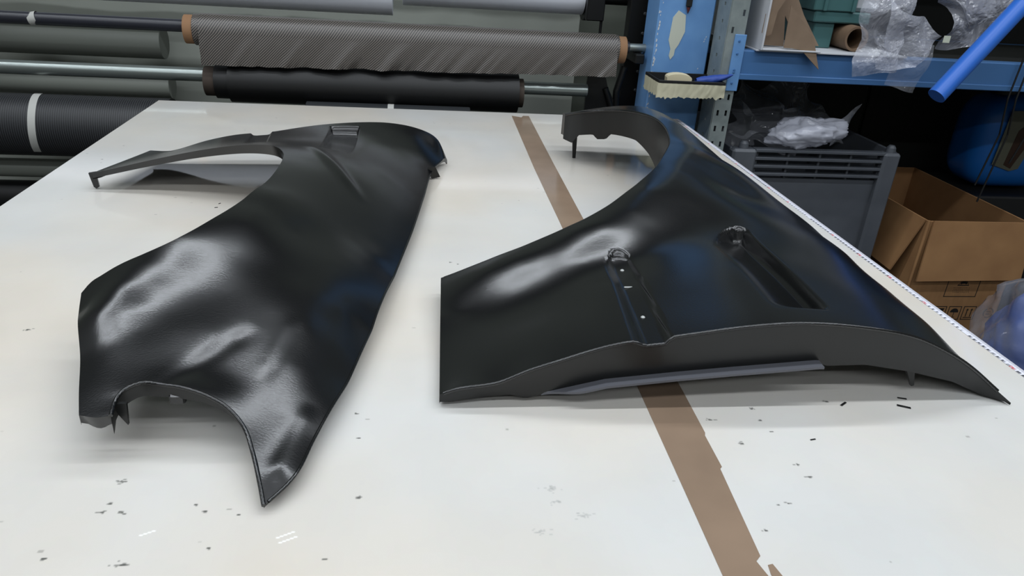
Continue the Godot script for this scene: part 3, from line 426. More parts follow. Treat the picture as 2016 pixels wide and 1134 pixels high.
func skin(outline: PackedVector2Array, g: float) -> ArrayMesh:
	var lo := outline[0]
	var hi := outline[0]
	for p in outline:
		lo = lo.min(p)
		hi = hi.max(p)
	var nx := int((hi.x - lo.x) / g) + 2
	var nz := int((hi.y - lo.y) / g) + 2
	# even-odd fill along each lattice line
	var inside := PackedByteArray()
	inside.resize((nx + 1) * (nz + 1))
	for iz in nz + 1:
		var z := lo.y + iz * g - g * 0.37
		var xs := []
		for k in outline.size():
			var a := outline[k]
			var b := outline[(k + 1) % outline.size()]
			if (a.y > z) != (b.y > z):
				xs.append(a.x + (z - a.y) / (b.y - a.y) * (b.x - a.x))
		xs.sort()
		for ix in nx + 1:
			var x := lo.x + ix * g - g * 0.37
			var c := 0
			for q in xs:
				if q < x:
					c += 1
			inside[iz * (nx + 1) + ix] = c % 2
	var v := PackedVector3Array()
	var idx := PackedInt32Array()
	var at := PackedInt32Array()
	at.resize((nx + 1) * (nz + 1))
	at.fill(-1)
	for iz in nz:
		for ix in nx:
			var k0 := iz * (nx + 1) + ix
			var ks := [k0, k0 + 1, k0 + nx + 2, k0 + nx + 1]
			var c := inside[ks[0]] + inside[ks[1]] + inside[ks[2]] + inside[ks[3]]
			if c == 0:
				continue
			var x0 := lo.x + ix * g - g * 0.37
			var z0 := lo.y + iz * g - g * 0.37
			var corner := [Vector2(x0, z0), Vector2(x0 + g, z0), Vector2(x0 + g, z0 + g), Vector2(x0, z0 + g)]
			if c == 4:
				for k in 4:
					if at[ks[k]] < 0:
						at[ks[k]] = v.size()
						v.append(Vector3(corner[k].x, sheet_height(corner[k].x, corner[k].y), corner[k].y))
				idx.append_array(PackedInt32Array([at[ks[0]], at[ks[1]], at[ks[2]], at[ks[0]], at[ks[2]], at[ks[3]]]))
			else:
				for poly in Geometry2D.intersect_polygons(PackedVector2Array(corner), outline):
					var f := Geometry2D.triangulate_polygon(poly)
					var b := v.size()
					for p in poly:
						v.append(Vector3(p.x, sheet_height(p.x, p.y), p.y))
					for k in range(0, f.size(), 3):
						var p0 := poly[f[k]]
						var flip := (poly[f[k + 1]] - p0).cross(poly[f[k + 2]] - p0) < 0.0
						idx.append_array(PackedInt32Array([b + f[k], b + f[k + (2 if flip else 1)], b + f[k + (1 if flip else 2)]]))
	var n := PackedVector3Array()
	n.resize(v.size())
	var e := g * 0.5
	for k in v.size():
		var p := v[k]
		n[k] = Vector3(sheet_height(p.x - e, p.z) - sheet_height(p.x + e, p.z), 2.0 * e, sheet_height(p.x, p.z - e) - sheet_height(p.x, p.z + e)).normalized()
	return arrays(v, n, PackedVector2Array(), idx)

func lie(pts: PackedVector3Array) -> PackedVector3Array:
	var out := PackedVector3Array()
	for p in pts:
		out.append(Vector3(p.x, sheet_height(p.x, p.z), p.z))
	return out


# ---------------------------------------------------------------- scene
func _ready() -> void:
	var cam := Camera3D.new()
	cam.name = "camera"
	add_child(cam)
	cam.keep_aspect = Camera3D.KEEP_HEIGHT
	cam.fov = 42.714
	cam.near = 0.02
	cam.transform = Transform3D(Basis(Vector3(0.99140, 0.06115, 0.11569), Vector3(-0.00458, 0.89978, -0.43632), Vector3(-0.13078, 0.43203, 0.89232)).orthonormalized(), Vector3(0, TOP + 0.5045, 0))
	cam.current = true
	var env := Environment.new()
	env.background_mode = Environment.BG_COLOR
	env.background_color = Color(0, 0, 0)
	env.tonemap_mode = Environment.TONE_MAPPER_LINEAR
	env.tonemap_exposure = EXPOSURE
	env.sdfgi_enabled = true
	env.ssao_enabled = true
	env.ssil_enabled = true
	var world := WorldEnvironment.new()
	world.name = "surroundings"
	world.environment = env
	add_child(world)
	lamps()
	materials()
	room()
	table()
	left_fender()
	right_fender()
	extras()

const EXPOSURE := 0.318
const LAMP_ENERGY := 4.2
# four rows of ceiling fittings, each row running along x
const LAMP_ROWS := [-1.78, -0.72, 0.80, 2.30]
const LAMP_COLUMNS := [-2.3, -0.765, 0.765, 2.3]
const LAMP_Y := 3.30

func lamps() -> void:
	var glow := material(Color(1, 1, 1), 0.4)
	glow.emission_enabled = true
	glow.emission = Color(0.94, 0.97, 1.0)
	glow.emission_energy_multiplier = 1.5
	var shell := material(Color(0.85, 0.86, 0.86), 0.5)
	for k in 16:
		var spot := Vector3(LAMP_COLUMNS[k % 4], LAMP_Y, LAMP_ROWS[k / 4])
		var t := thing("ceiling_light", "white twin-tube fluorescent fitting, %s in the ceiling row %s" % [["leftmost", "second from left", "second from right", "rightmost"][k % 4], ["over the table's far half", "over the table's middle", "just behind the camera", "well behind the camera"][k / 4]], "lamp", spot, "ceiling light fittings over the table")
		part("housing", box(Vector3(1.51, 0.05, 0.17), 0.006), shell, t, Vector3(0, 0.035, 0))
		for s in [-1.0, 1.0]:
			part("tube", lathe([Vector2(0, -0.725), Vector2(0.013, -0.725), Vector2(0.013, 0.725), Vector2(0, 0.725)], 0, 16), glow, t, Vector3(0, -0.006, s * 0.045))
		var l := AreaLight3D.new()
		l.name = "lamp_glow"
		t.add_child(l)
		l.position = Vector3(0, -0.03, 0)
		l.rotation.x = -PI / 2
		l.area_size = Vector2(1.45, 0.10)
		l.light_color = Color(0.95, 0.975, 1.0)
		l.light_energy = LAMP_ENERGY
		l.area_range = 12.0
		l.area_attenuation = 2.0
		l.shadow_enabled = true

func materials() -> void:
	var peel := noise_tex(0.07, Color.BLACK, Color.WHITE, 512, 2, 4)
	M.fender = material(Color(0.042, 0.045, 0.052), 0.225, 0.0, 0.62)
	bump(M.fender, peel, 0.0055)
	tri(M.fender, 9.0)
	M.fender_in = material(Color(0.058, 0.062, 0.062), 0.36)
	M.ledge_grey = material(Color(0.36, 0.365, 0.39), 0.45)  # door ledge, a paler grey than the black skin
	M.pale_metal = material(Color(0.72, 0.73, 0.72), 0.4, 0.3)
	M.wall = material(Color(1, 1, 1), 0.85)
	M.wall.albedo_texture = noise_tex(0.006, Color(0.45, 0.47, 0.43), Color(0.53, 0.55, 0.51), 512, 4, 9)
	tri(M.wall, 0.5)
	M.plaster = material(Color(0.55, 0.55, 0.53), 0.9)
	M.floor = material(Color(1, 1, 1), 0.6)
	M.floor.albedo_texture = noise_tex(0.01, Color(0.22, 0.22, 0.21), Color(0.30, 0.30, 0.29), 512, 5, 3)
	tri(M.floor, 0.7)

func room() -> void:
	structure("floor", box(Vector3(7.6, 0.1, 7.0), 0.0), M.floor, Vector3(0.2, -0.05, -0.2))
	structure("ceiling", box(Vector3(7.6, 0.1, 7.0), 0.0), M.plaster, Vector3(0.2, 3.65, -0.2))
	structure("wall_back", box(Vector3(7.6, 3.6, 0.1), 0.0), M.wall, Vector3(0.2, 1.8, -3.25))
	structure("wall_front", box(Vector3(7.6, 3.6, 0.1), 0.0), M.plaster, Vector3(0.2, 1.8, 3.25))
	structure("wall_left", box(Vector3(0.1, 3.6, 6.4), 0.0), M.plaster, Vector3(-3.55, 1.8, 0))
	structure("wall_right", box(Vector3(0.1, 3.6, 6.4), 0.0), M.plaster, Vector3(3.95, 1.8, 0))

func table() -> void:
	var t := thing("work_table", "long off-white resin-coated workshop table carrying two black fenders", "table", Vector3(0.045, 0, -1.06))
	var top := material(Color(1, 1, 1), 0.07, 0.0, 0.42)
	top.albedo_texture = ImageTexture.create_from_image(table_print())
	var w := 1.598
	var l := 2.49
	part("tabletop", box(Vector3(w, 0.03, l), 0.002), top, t, Vector3(0, TOP - 0.015, 0))
	var steel := material(Color(0.25, 0.27, 0.3), 0.5, 0.3)
	part("apron", box(Vector3(w - 0.1, 0.09, l - 0.1), 0.004), steel, t, Vector3(0, TOP - 0.076, 0))
	for sx in [-1.0, 1.0]:
		for sz in [-1.0, 1.0]:
			part("leg", box(Vector3(0.06, TOP - 0.12, 0.06), 0.004), steel, t, Vector3(sx * (w / 2 - 0.1), (TOP - 0.12) / 2, sz * (l / 2 - 0.1)))

# the table coat: off-white resin with cloudy patches, specks, scuffs and scratches where the photograph shows them
const MARKS := [[-0.249, -0.496, 8, "d"], [-0.314, -0.507, 4, "d"], [-0.287, -0.562, 4, "d"], [-0.270, -0.560, 6, "d"], [-0.284, -0.573, 3, "d"], [-0.206, -0.567, 3, "d"], [-0.195, -0.559, 3, "d"], [-0.283, -0.604, 6, "d"], [-0.180, -0.511, 3, "d"], [0.118, -0.516, 9, "g"], [-0.077, -0.493, 2, "d"], [-0.163, -0.552, 2, "d"], [0.138, -0.574, 10, "g"], [0.163, -0.535, 9, "g"], [0.140, -0.555, 7, "g"], [0.409, -0.706, 5, "d"], [0.349, -0.685, 5, "d"], [0.410, -0.681, 3, "d"], [0.369, -0.640, 5, "d"], [0.412, -0.660, 3, "d"], [0.420, -0.581, 4, "d"], [0.378, -0.541, 4, "d"], [0.367, -0.540, 2, "d"], [0.338, -0.505, 3, "d"], [0.417, -0.600, 4, "d"], [-0.067, -0.709, 3, "d"], [-0.054, -0.571, 5, "d"], [-0.061, -0.665, 3, "d"], [-0.504, -0.909, 6, "d"], [0.058, -1.141, 3, "d"], [0.070, -1.133, 2, "d"], [0.513, -0.719, 4, "d"], [-0.689, -1.686, 2, "d"], [-0.683, -1.802, 2, "d"], [-0.123, -0.521, 10, "w"], [-0.119, -0.514, 10, "w"], [-0.243, -0.530, 8, "w"]]

func table_print() -> Image:
	var nx := 1024
	var nz := 1596
	var small := Image.create(nx / 4, nz / 4, false, Image.FORMAT_RGB8)
	var a := FastNoiseLite.new()
	a.seed = 15
	a.frequency = 0.012
	a.fractal_octaves = 3
	var b := FastNoiseLite.new()
	b.seed = 16
	b.frequency = 0.035
	for z in nz / 4:
		for x in nx / 4:
			var k := clampf(0.5 + 0.9 * a.get_noise_2d(x, z), 0.0, 1.0)
			var q := 1.0 + 0.02 * b.get_noise_2d(x, z)
			small.set_pixel(x, z, Color(0.815 * q, 0.812 * q, 0.80 * q).lerp(Color(0.83 * q, 0.80 * q, 0.755 * q), k))
	small.resize(nx, nz, Image.INTERPOLATE_CUBIC)
	var rng := RandomNumberGenerator.new()
	rng.seed = 4
	for m in MARKS:
		var cx := int((m[0] - 0.045) / 1.598 * nx + nx / 2.0)
		var cz := int((m[1] + 1.06) / 2.49 * nz + nz / 2.0)
		var r: int = m[2]
		var n := r * 2 if m[3] != "w" else 1
		for k in n:
			var c := Color(0.30, 0.30, 0.29) if m[3] == "d" else Color(0.66, 0.66, 0.65)
			var p := Vector2i(cx + int(rng.randfn(0, r * 0.35)), cz + int(rng.randfn(0, r * 0.22)))
			if m[3] == "w":
				for i in r:
					small.set_pixel(clampi(cx + i, 0, nx - 1), clampi(cz - i / 2, 0, nz - 1), Color(0.97, 0.97, 0.96))
			else:
				small.fill_rect(Rect2i(p, Vector2i(1 + rng.randi() % 2, 1)), small.get_pixel(clampi(p.x, 0, nx - 1), clampi(p.y, 0, nz - 1)).lerp(c, 0.5))
	for k in 160:
		var p := Vector2i(rng.randi() % nx, rng.randi() % nz)
		small.fill_rect(Rect2i(p, Vector2i(1 + rng.randi() % 3, 1 + rng.randi() % 2)), small.get_pixelv(p).lerp(Color(0.45, 0.44, 0.42), rng.randf_range(0.15, 0.5)))
	return small

func cut_edges(edges: Dictionary, body: Array, press: Callable, order: Array) -> Dictionary:
	var pts := []
	for k in order:
		for i in edges[k].size() - 1:
			pts.append(edges[k][i])
	var firm := pts.size()
	pts.append_array(body)
	sheet = solve_sheet(pts, firm)
	sheet.press = press
	var outline := PackedVector2Array()
	var lines := {}
	for k in order:
		var line := spline(edges[k])
		for i in line.size() - 1:
			outline.append(Vector2(line[i].x, line[i].z))
		lines[k] = lie(line)
	return {"outline": outline, "lines": lines}

func turned(edge: PackedVector3Array, inward: float, bottom: Callable, thick := 0.003) -> ArrayMesh:
	var rows := [PackedVector3Array(), PackedVector3Array(), PackedVector3Array(), PackedVector3Array()]
	var n := edge.size()
	for k in n:
		var t := float(k) / (n - 1)
		var along := edge[mini(k + 1, n - 1)] - edge[maxi(k - 1, 0)]
		var side := Vector3(along.z, 0.0, -along.x).normalized() * inward * clampf(minf(t, 1.0 - t) * 15.0, 0.05, 1.0)
		var p := edge[k]
		var q: Vector3 = bottom.call(t, p, side)
		q.y = clampf(q.y, 0.001, p.y - 0.0005) if p.y > 0.002 else 0.001
		rows[0].append(p)
		rows[1].append(q)
		rows[2].append(q + side * thick)
		rows[3].append(p + side * thick - Vector3(0, 0.002, 0))
	return creased(rows)

func seg_dist(p: Vector2, a: Vector2, b: Vector2) -> Vector2:
	# signed distance from the line a-b, and position along it
	var d := b - a
	var t := (p - a).dot(d) / d.length_squared()
	return Vector2(d.normalized().cross(p - a), t)

func ends(t: float) -> float:
	return smoothstep(-0.12, 0.18, t) * (1.0 - smoothstep(0.82, 1.12, t))

func left_press(x: float, z: float) -> float:
	var p := Vector2(x, z)
	var h := 0.0
	var s := seg_dist(p, Vector2(-0.262, -0.662), Vector2(-0.190, -0.770))       # fold across the front corner
	h -= 0.0020 * exp(-pow(s.x / 0.012, 2)) * ends(s.y)
	s = seg_dist(p, Vector2(-0.139, -0.800), Vector2(-0.163, -0.706))              # short dented crease
	h += 0.0013 * (s.x / 0.009) * exp(-pow(s.x / 0.009, 2)) * ends(s.y)
	s = seg_dist(p, Vector2(-0.134, -0.582), Vector2(-0.112, -0.675))              # crease running to the tip
	h += 0.002 * exp(-pow(s.x / 0.009, 2)) * ends(s.y)
	s = seg_dist(p, Vector2(-0.205, -1.43), Vector2(-0.100, -1.226))               # shoulder line above the arch
	h += 0.004 * exp(-pow(s.x / 0.012, 2)) * ends(s.y)
	# vent recess beside the door edge
	var w := smoothstep(-0.190, -0.183, x) * (1.0 - smoothstep(-0.130, -0.124, x)) * smoothstep(-1.680, -1.672, z) * (1.0 - smoothstep(-1.46, -1.44, z))
	h -= 0.018 * w * (1.0 - smoothstep(-1.64, -1.42, z))
	# mounting strip
	var t := clampf((z + 1.75) / 0.30, 0.0, 1.0)
	w = smoothstep(-0.004, 0.004, x - lerpf(-0.370, -0.330, t)) * (1.0 - smoothstep(-0.004, 0.004, x - lerpf(-0.330, -0.290, t)))
	h -= 0.006 * w * (1.0 - smoothstep(-1.52, -1.49, z))
	return h

func right_press(x: float, z: float) -> float:
	var h := 0.0
	var t := (z + 0.94) / 0.22
	var w := smoothstep(-0.012, 0.008, x - lerpf(0.277, 0.262, t)) * (1.0 - smoothstep(-0.001, 0.004, x - lerpf(0.304, 0.294, t)))
	h -= 0.008 * w * smoothstep(-0.962 + 6.0 * pow(x - 0.290, 2) * 8.0, -0.952 + 6.0 * pow(x - 0.290, 2) * 8.0, z)
	w = (1.0 - smoothstep(0.503, 0.513, x)) * smoothstep(0.0, 0.010, z + 1.027 - 6.0 * pow(x - 0.502, 2) * (2.5 if x < 0.502 else 20.0)) * (1.0 - smoothstep(-0.785, -0.755, z))
	h -= 0.022 * w * smoothstep(0.432, 0.497, x)
	return h

func read(pts: Array, x: float) -> float:
	for k in pts.size() - 1:
		if x <= pts[k + 1].x:
			return lerpf(pts[k].y, pts[k + 1].y, clampf((x - pts[k].x) / (pts[k + 1].x - pts[k].x), 0.0, 1.0))
	return pts[-1].y

func left_fender() -> void:
	var t := thing("fender", "black satin car fender lying with its pointed front end towards the camera", "fender", Vector3(0, TOP, 0), "black car fenders on the table")
	var c := cut_edges(LEFT_FENDER_EDGE, LEFT_FENDER_BODY, left_press, ["door", "sill", "arch", "bumper", "lower", "front", "hood"])
	part("skin", skin(c.outline, 0.0035), M.fender, t)
	var L: Dictionary = c.lines
	var rim: PackedVector3Array = L.arch.slice(0, -1)
	rim.append_array(L.bumper)
	var rim_drop := [Vector2(0.0, 0.010), Vector2(0.15, 0.014), Vector2(0.35, 0.020), Vector2(0.5, 0.016), Vector2(1.0, 0.012)]
	part("arch_flange", turned(rim, 1.0, func(q, p, s): return p + s * 0.003 - Vector3(0, read(rim_drop, q), 0)), M.fender, t)
	part("door_flange", turned(L.door, 1.0, func(_t, p, s): return p + s * 0.008 - Vector3(0, 0.016, 0)), M.fender_in, t)
	part("hood_flange", turned(L.hood, 1.0, func(q, p, s): return p + s * 0.007 - Vector3(0, 0.003 + 0.006 * smoothstep(0.0, 0.25, q), 0)), M.fender, t)
	var jag := FastNoiseLite.new()
	jag.seed = 6
	jag.frequency = 9.0
	part("front_flange", turned(L.front, 1.0, func(q, p, s): return p + s * 0.002 - Vector3(0, 0.003 + 0.019 * (1.0 - q) + 0.003 * (1.0 - q) * jag.get_noise_1d(q), 0)), M.fender_in, t)
	part("edge_bead", tube(Array(L.front), 0.0022, 8), M.fender, t)
	part("edge_bead", tube(Array(L.hood.slice(1, -6)), 0.0018, 8), M.fender, t)
	part("lower_flange", turned(L.lower, 1.0, func(q, p, s): return p + s * 0.003 - Vector3(0, 0.009 + 0.006 * sin(q * 3.0), 0)), M.fender, t)
	part("sill_flange", turned(L.sill, 1.0, func(_t, p, s): return p + s * 0.004 - Vector3(0, 0.012, 0)), M.fender_in, t)
	var tab := part("sill_tab", prism(PackedVector2Array([Vector2(-0.008, 0.016), Vector2(0.005, 0.018), Vector2(0.007, -0.012), Vector2(0.001, -0.0155), Vector2(-0.003, -0.012)]), 0.006), M.fender, t, Vector3(-0.628, 0.0165, -1.486))
	tab.rotation.y = 0.2
	var spike := part("tail_tab", prism(PackedVector2Array([Vector2(-0.016, 0.012), Vector2(0.004, 0.014), Vector2(0.016, -0.010), Vector2(-0.004, -0.012)]), 0.004), M.fender_in, t, Vector3(0.040, 0.014, -1.60))
	spike.rotation.y = 0.4
	part("clip", box(Vector3(0.016, 0.012, 0.008), 0.002), M.fender, t, Vector3(-0.244, 0.049, -0.674))
	part("clip", prism(PackedVector2Array([Vector2(-0.008, 0.012), Vector2(0.006, 0.012), Vector2(0.004, -0.014), Vector2(-0.003, -0.002)]), 0.004), M.fender_in, t, Vector3(-0.292, 0.046, -0.654))

func right_fender() -> void:
	var t := thing("fender", "black satin car fender with a slotted panel, its wheel arch far from the camera", "fender", Vector3(0, TOP, 0), "black car fenders on the table")
	var c := cut_edges(RIGHT_FENDER_EDGE, RIGHT_FENDER_BODY, right_press, ["door", "hood", "front", "lower", "bumper", "arch", "sill"])
	part("skin", skin(c.outline, 0.0035), M.fender, t)
	var L: Dictionary = c.lines
	var deep := [Vector2(0.0, 0.062), Vector2(0.03, 0.075), Vector2(0.05, 0.058), Vector2(0.09, 0.060), Vector2(0.10, 0.072), Vector2(0.12, 0.072), Vector2(0.13, 0.060), Vector2(0.20, 0.066), Vector2(0.25, 0.085), Vector2(0.30, 0.110), Vector2(0.40, 0.120), Vector2(0.50, 0.060), Vector2(0.60, 0.03), Vector2(1.0, 0.016)]
	part("arch_flange", turned(L.arch, 1.0, func(q, p, s): return p + s * 0.006 - Vector3(0, read(deep, q), 0)), M.fender_in, t)
	part("edge_bead", tube(Array(L.arch.slice(1, -1)), 0.0030, 8), M.fender, t, Vector3(0, -0.003, 0))
	var low := [Vector2(0.03, 0.006), Vector2(0.115, 0.012), Vector2(0.132, 0.007), Vector2(0.152, 0.012), Vector2(0.226, 0.030), Vector2(0.313, 0.039), Vector2(0.38, 0.045), Vector2(0.492, 0.054), Vector2(0.504, 0.048), Vector2(0.557, 0.049), Vector2(0.621, 0.038), Vector2(0.685, 0.022), Vector2(0.729, 0.003)]
	part("door_flange", turned(L.door, 1.0, func(_q, p, s): return Vector3(p.x, read(low, p.x), p.z) + s * 0.006), M.fender_in, t)
	part("edge_bead", tube(Array(L.door.slice(1, -4)), 0.0024, 8), M.fender, t)
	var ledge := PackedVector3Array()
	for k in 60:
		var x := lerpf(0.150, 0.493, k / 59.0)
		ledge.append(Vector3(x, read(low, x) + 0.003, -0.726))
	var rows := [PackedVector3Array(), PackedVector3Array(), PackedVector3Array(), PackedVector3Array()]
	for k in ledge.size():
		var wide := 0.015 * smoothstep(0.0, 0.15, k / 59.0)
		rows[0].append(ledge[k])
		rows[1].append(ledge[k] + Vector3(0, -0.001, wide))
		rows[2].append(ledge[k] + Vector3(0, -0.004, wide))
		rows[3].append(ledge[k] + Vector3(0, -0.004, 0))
	var lp := part("door_ledge", creased(rows), M.ledge_grey, t)
	lp.set_meta("label", "grey ledge along the lower edge")
	part("hood_flange", turned(L.hood, 1.0, func(_q, p, s): return p + s * 0.004 - Vector3(0, 0.012, 0)), M.fender_in, t)
	part("front_flange", turned(L.front, 1.0, func(_q, p, s): return p + s * 0.004 - Vector3(0, 0.03, 0)), M.fender_in, t)
	part("lower_flange", turned(L.lower, 1.0, func(_q, p, s): return p + s * 0.004 - Vector3(0, 0.03, 0)), M.fender_in, t)
	part("bumper_flange", turned(L.bumper, 1.0, func(_q, p, s): return p + s * 0.002 - Vector3(0, 0.055, 0)), M.fender_in, t)
	part("sill_flange", turned(L.sill, 1.0, func(_q, p, s): return p + s * 0.003 - Vector3(0, 0.012, 0)), M.fender_in, t)
	part("bumper_tab", prism(PackedVector2Array([Vector2(-0.014, 0.065), Vector2(0.014, 0.060), Vector2(0.016, -0.042), Vector2(0.008, -0.042), Vector2(0.004, 0.0), Vector2(-0.012, 0.004)]), 0.004), M.fender_in, t, Vector3(0.388, 0.044, -1.80))
	var tab := part("tail_tab", prism(PackedVector2Array([Vector2(-0.012, 0.018), Vector2(0.002, 0.020), Vector2(0.012, -0.014), Vector2(0.008, -0.015)]), 0.004), M.fender_in, t, Vector3(0.628, 0.026, -0.735))
	tab.rotation.y = 0.1
	# two rivets and a slot along the mounting strip
	for q in [[0.2905, -0.922], [0.2815, -0.783]]:
		part("rivet", lathe([Vector2(0.0, 0.0016), Vector2(0.0018, 0.0010), Vector2(0.0028, 0.0), Vector2(0.0028, -0.003)], 1, 14), M.pale_metal, t, Vector3(q[0], sheet_height(q[0], q[1]) + 0.0005, q[1]))
	part("strip_slot", box(Vector3(0.012, 0.002, 0.0026), 0.0006), M.pale_metal, t, Vector3(0.284, sheet_height(0.284, -0.864), -0.864))

func at(x: float, y: float, z: float) -> Vector3:
	return Vector3(x, TOP + y, z)

func extras() -> void:
	table_items()
	roll_rack()
	storage_rack()
	floor_items()

# ---- small things on the table
func table_items() -> void:
	var tape_mat := material(Color(0.585, 0.50, 0.425), 0.14)
	tape_mat.albedo_texture = noise_tex(0.012, Color(0.90, 0.90, 0.90), Color(1, 1, 1), 256, 4, 21)
	tri(tape_mat, 2.0)
	var outline := PackedVector2Array([Vector2(0.294, 2.262), Vector2(0.314, 2.250), Vector2(0.322, 2.244), Vector2(0.330, 2.266), Vector2(0.348, 2.266), Vector2(0.339, 1.75), Vector2(0.334, 1.36), Vector2(0.336, 0.90), Vector2(0.335, 0.745), Vector2(0.333, 0.66), Vector2(0.331, 0.655), Vector2(0.330, 0.60), Vector2(0.327, 0.597), Vector2(0.3185, 0.474), Vector2(0.312, 0.468), Vector2(0.316, 0.45), Vector2(0.314, 0.30), Vector2(0.316, 0.0), Vector2(0.262, 0.0), Vector2(0.274, 0.45), Vector2(0.279, 0.746), Vector2(0.281, 1.1), Vector2(0.284, 1.7)])
	var tape := lone("packing_tape", prism(outline, 0.0004), tape_mat, "long brown adhesive tape strip running across the table under the right fender", "tape", Vector3(0, TOP + 0.0003, 0))
	tape.rotation.x = -PI / 2
	var bit := lone("packing_tape", prism(PackedVector2Array([Vector2(0.319, 0.452), Vector2(0.321, 0.463), Vector2(0.326, 0.464), Vector2(0.331, 0.44), Vector2(0.322, 0.42)]), 0.0004), tape_mat, "torn scrap of brown tape beside the long tape strip at the picture's lower edge", "tape", Vector3(0, TOP + 0.0003, 0))
	bit.rotation.x = -PI / 2
	# the steel rule tape glued along the right edge of the table
	var band := Image.create(2048, 32, false, Image.FORMAT_RGB8)
	band.fill(Color(0.90, 0.90, 0.94))
	var digits := ["111101101101111", "010110010010111", "111001111100111", "111001111001111", "101101111001001", "111100111001111", "111100111101111", "111001001001001", "111101111101111", "111101111001111"]
	for mm in 500:
		var x := int(mm * 4.096)
		var long := 14 if mm % 10 == 0 else (9 if mm % 5 == 0 else 6)
		band.fill_rect(Rect2i(x, 0, 1, long), Color(0.1, 0.1, 0.12))
	for cm in range(1, 50):
		var text := str(cm)
		var ink := Color(0.75, 0.1, 0.1) if cm % 10 == 0 else Color(0.05, 0.05, 0.07)
		for k in text.length():
			var d: String = digits[int(text[k])]
			for q in 15:
				if d[q] == "1":
					band.fill_rect(Rect2i(int(cm * 40.96) - 14 * text.length() / 2 + k * 14 + (q % 3) * 4, 12 + (q / 3) * 4, 4, 4), ink)
		if cm % 10 == 0:
			band.fill_rect(Rect2i(int(cm * 40.96) + 18, 10, 10, 22), Color(0.80, 0.45, 0.45))
	var rule_mat := material(Color(1, 1, 1), 0.35)
	rule_mat.albedo_texture = ImageTexture.create_from_image(band)
	var rule := lone("measuring_tape", surface([PackedVector3Array([Vector3(0, 0, 1.2), Vector3(0, 0, -1.2)]), PackedVector3Array([Vector3(-0.013, 0.0004, 1.2), Vector3(-0.013, 0.0004, -1.2)]), PackedVector3Array([Vector3(-0.0135, 0, 1.2), Vector3(-0.0135, 0, -1.2)])], false, Vector2(4.8, 1.0)), rule_mat, "white measuring tape with black ticks stuck along the table's right edge", "measuring tape", Vector3(0.843, TOP + 0.0004, -1.09))
	rule.name = "measuring_tape"
	# loose crumbs of black laminate
	var crumb := material(Color(0.03, 0.03, 0.03), 0.5)
	var spots := [[0.533, -0.712, 0.012, 0.6, "small black laminate splinter lying in front of the right fender"], [0.619, -0.722, 0.011, -0.3, "upper of two black laminate flakes below the right fender's rear tab"], [0.610, -0.704, 0.016, -0.45, "lower and longer of two black laminate flakes below the right fender's rear tab"], [0.457, -0.643, 0.007, 0.2, "tiny black speck on bare tabletop right of the brown tape"], [-0.377, -1.388, 0.006, 0.3, "black crumb on the table inside the left fender's wheel arch, nearer one"], [-0.376, -1.411, 0.005, 0.9, "black crumb on the table inside the left fender's wheel arch, farther one"]]
	for s in spots:
		var o := lone("laminate_flake", box(Vector3(s[2], 0.001, s[2] * 0.22), 0.0002), crumb, s[4], "flake", at(s[0], 0.0006, s[1]), "black laminate flakes on the table")
		o.rotation.y = s[3]

# ---- the rack of fabric rolls behind the table
func roll(parent: Node3D, called: String, r: float, x0: float, x1: float, m: Material, uvs := Vector2.ONE, y := 0.0, z := 0.0) -> MeshInstance3D:
	return part(called, lathe([Vector2(r, x0), Vector2(r, x1)], 0, 40, uvs), m, parent, Vector3(0, y, z))

func capped(r: float, x0: float, x1: float, sides := 28) -> ArrayMesh:
	return lathe([Vector2(0.0, x0), Vector2(r * 0.98, x0), Vector2(r, x0 + 0.001), Vector2(r, x1 - 0.001), Vector2(r * 0.98, x1), Vector2(0.0, x1)], 0, sides)

func ring(r: float, hole: float, x0: float, x1: float) -> ArrayMesh:
	return lathe([Vector2(hole, x0), Vector2(r, x0), Vector2(r, x1), Vector2(hole, x1), Vector2(hole, x0)], 0, 32)

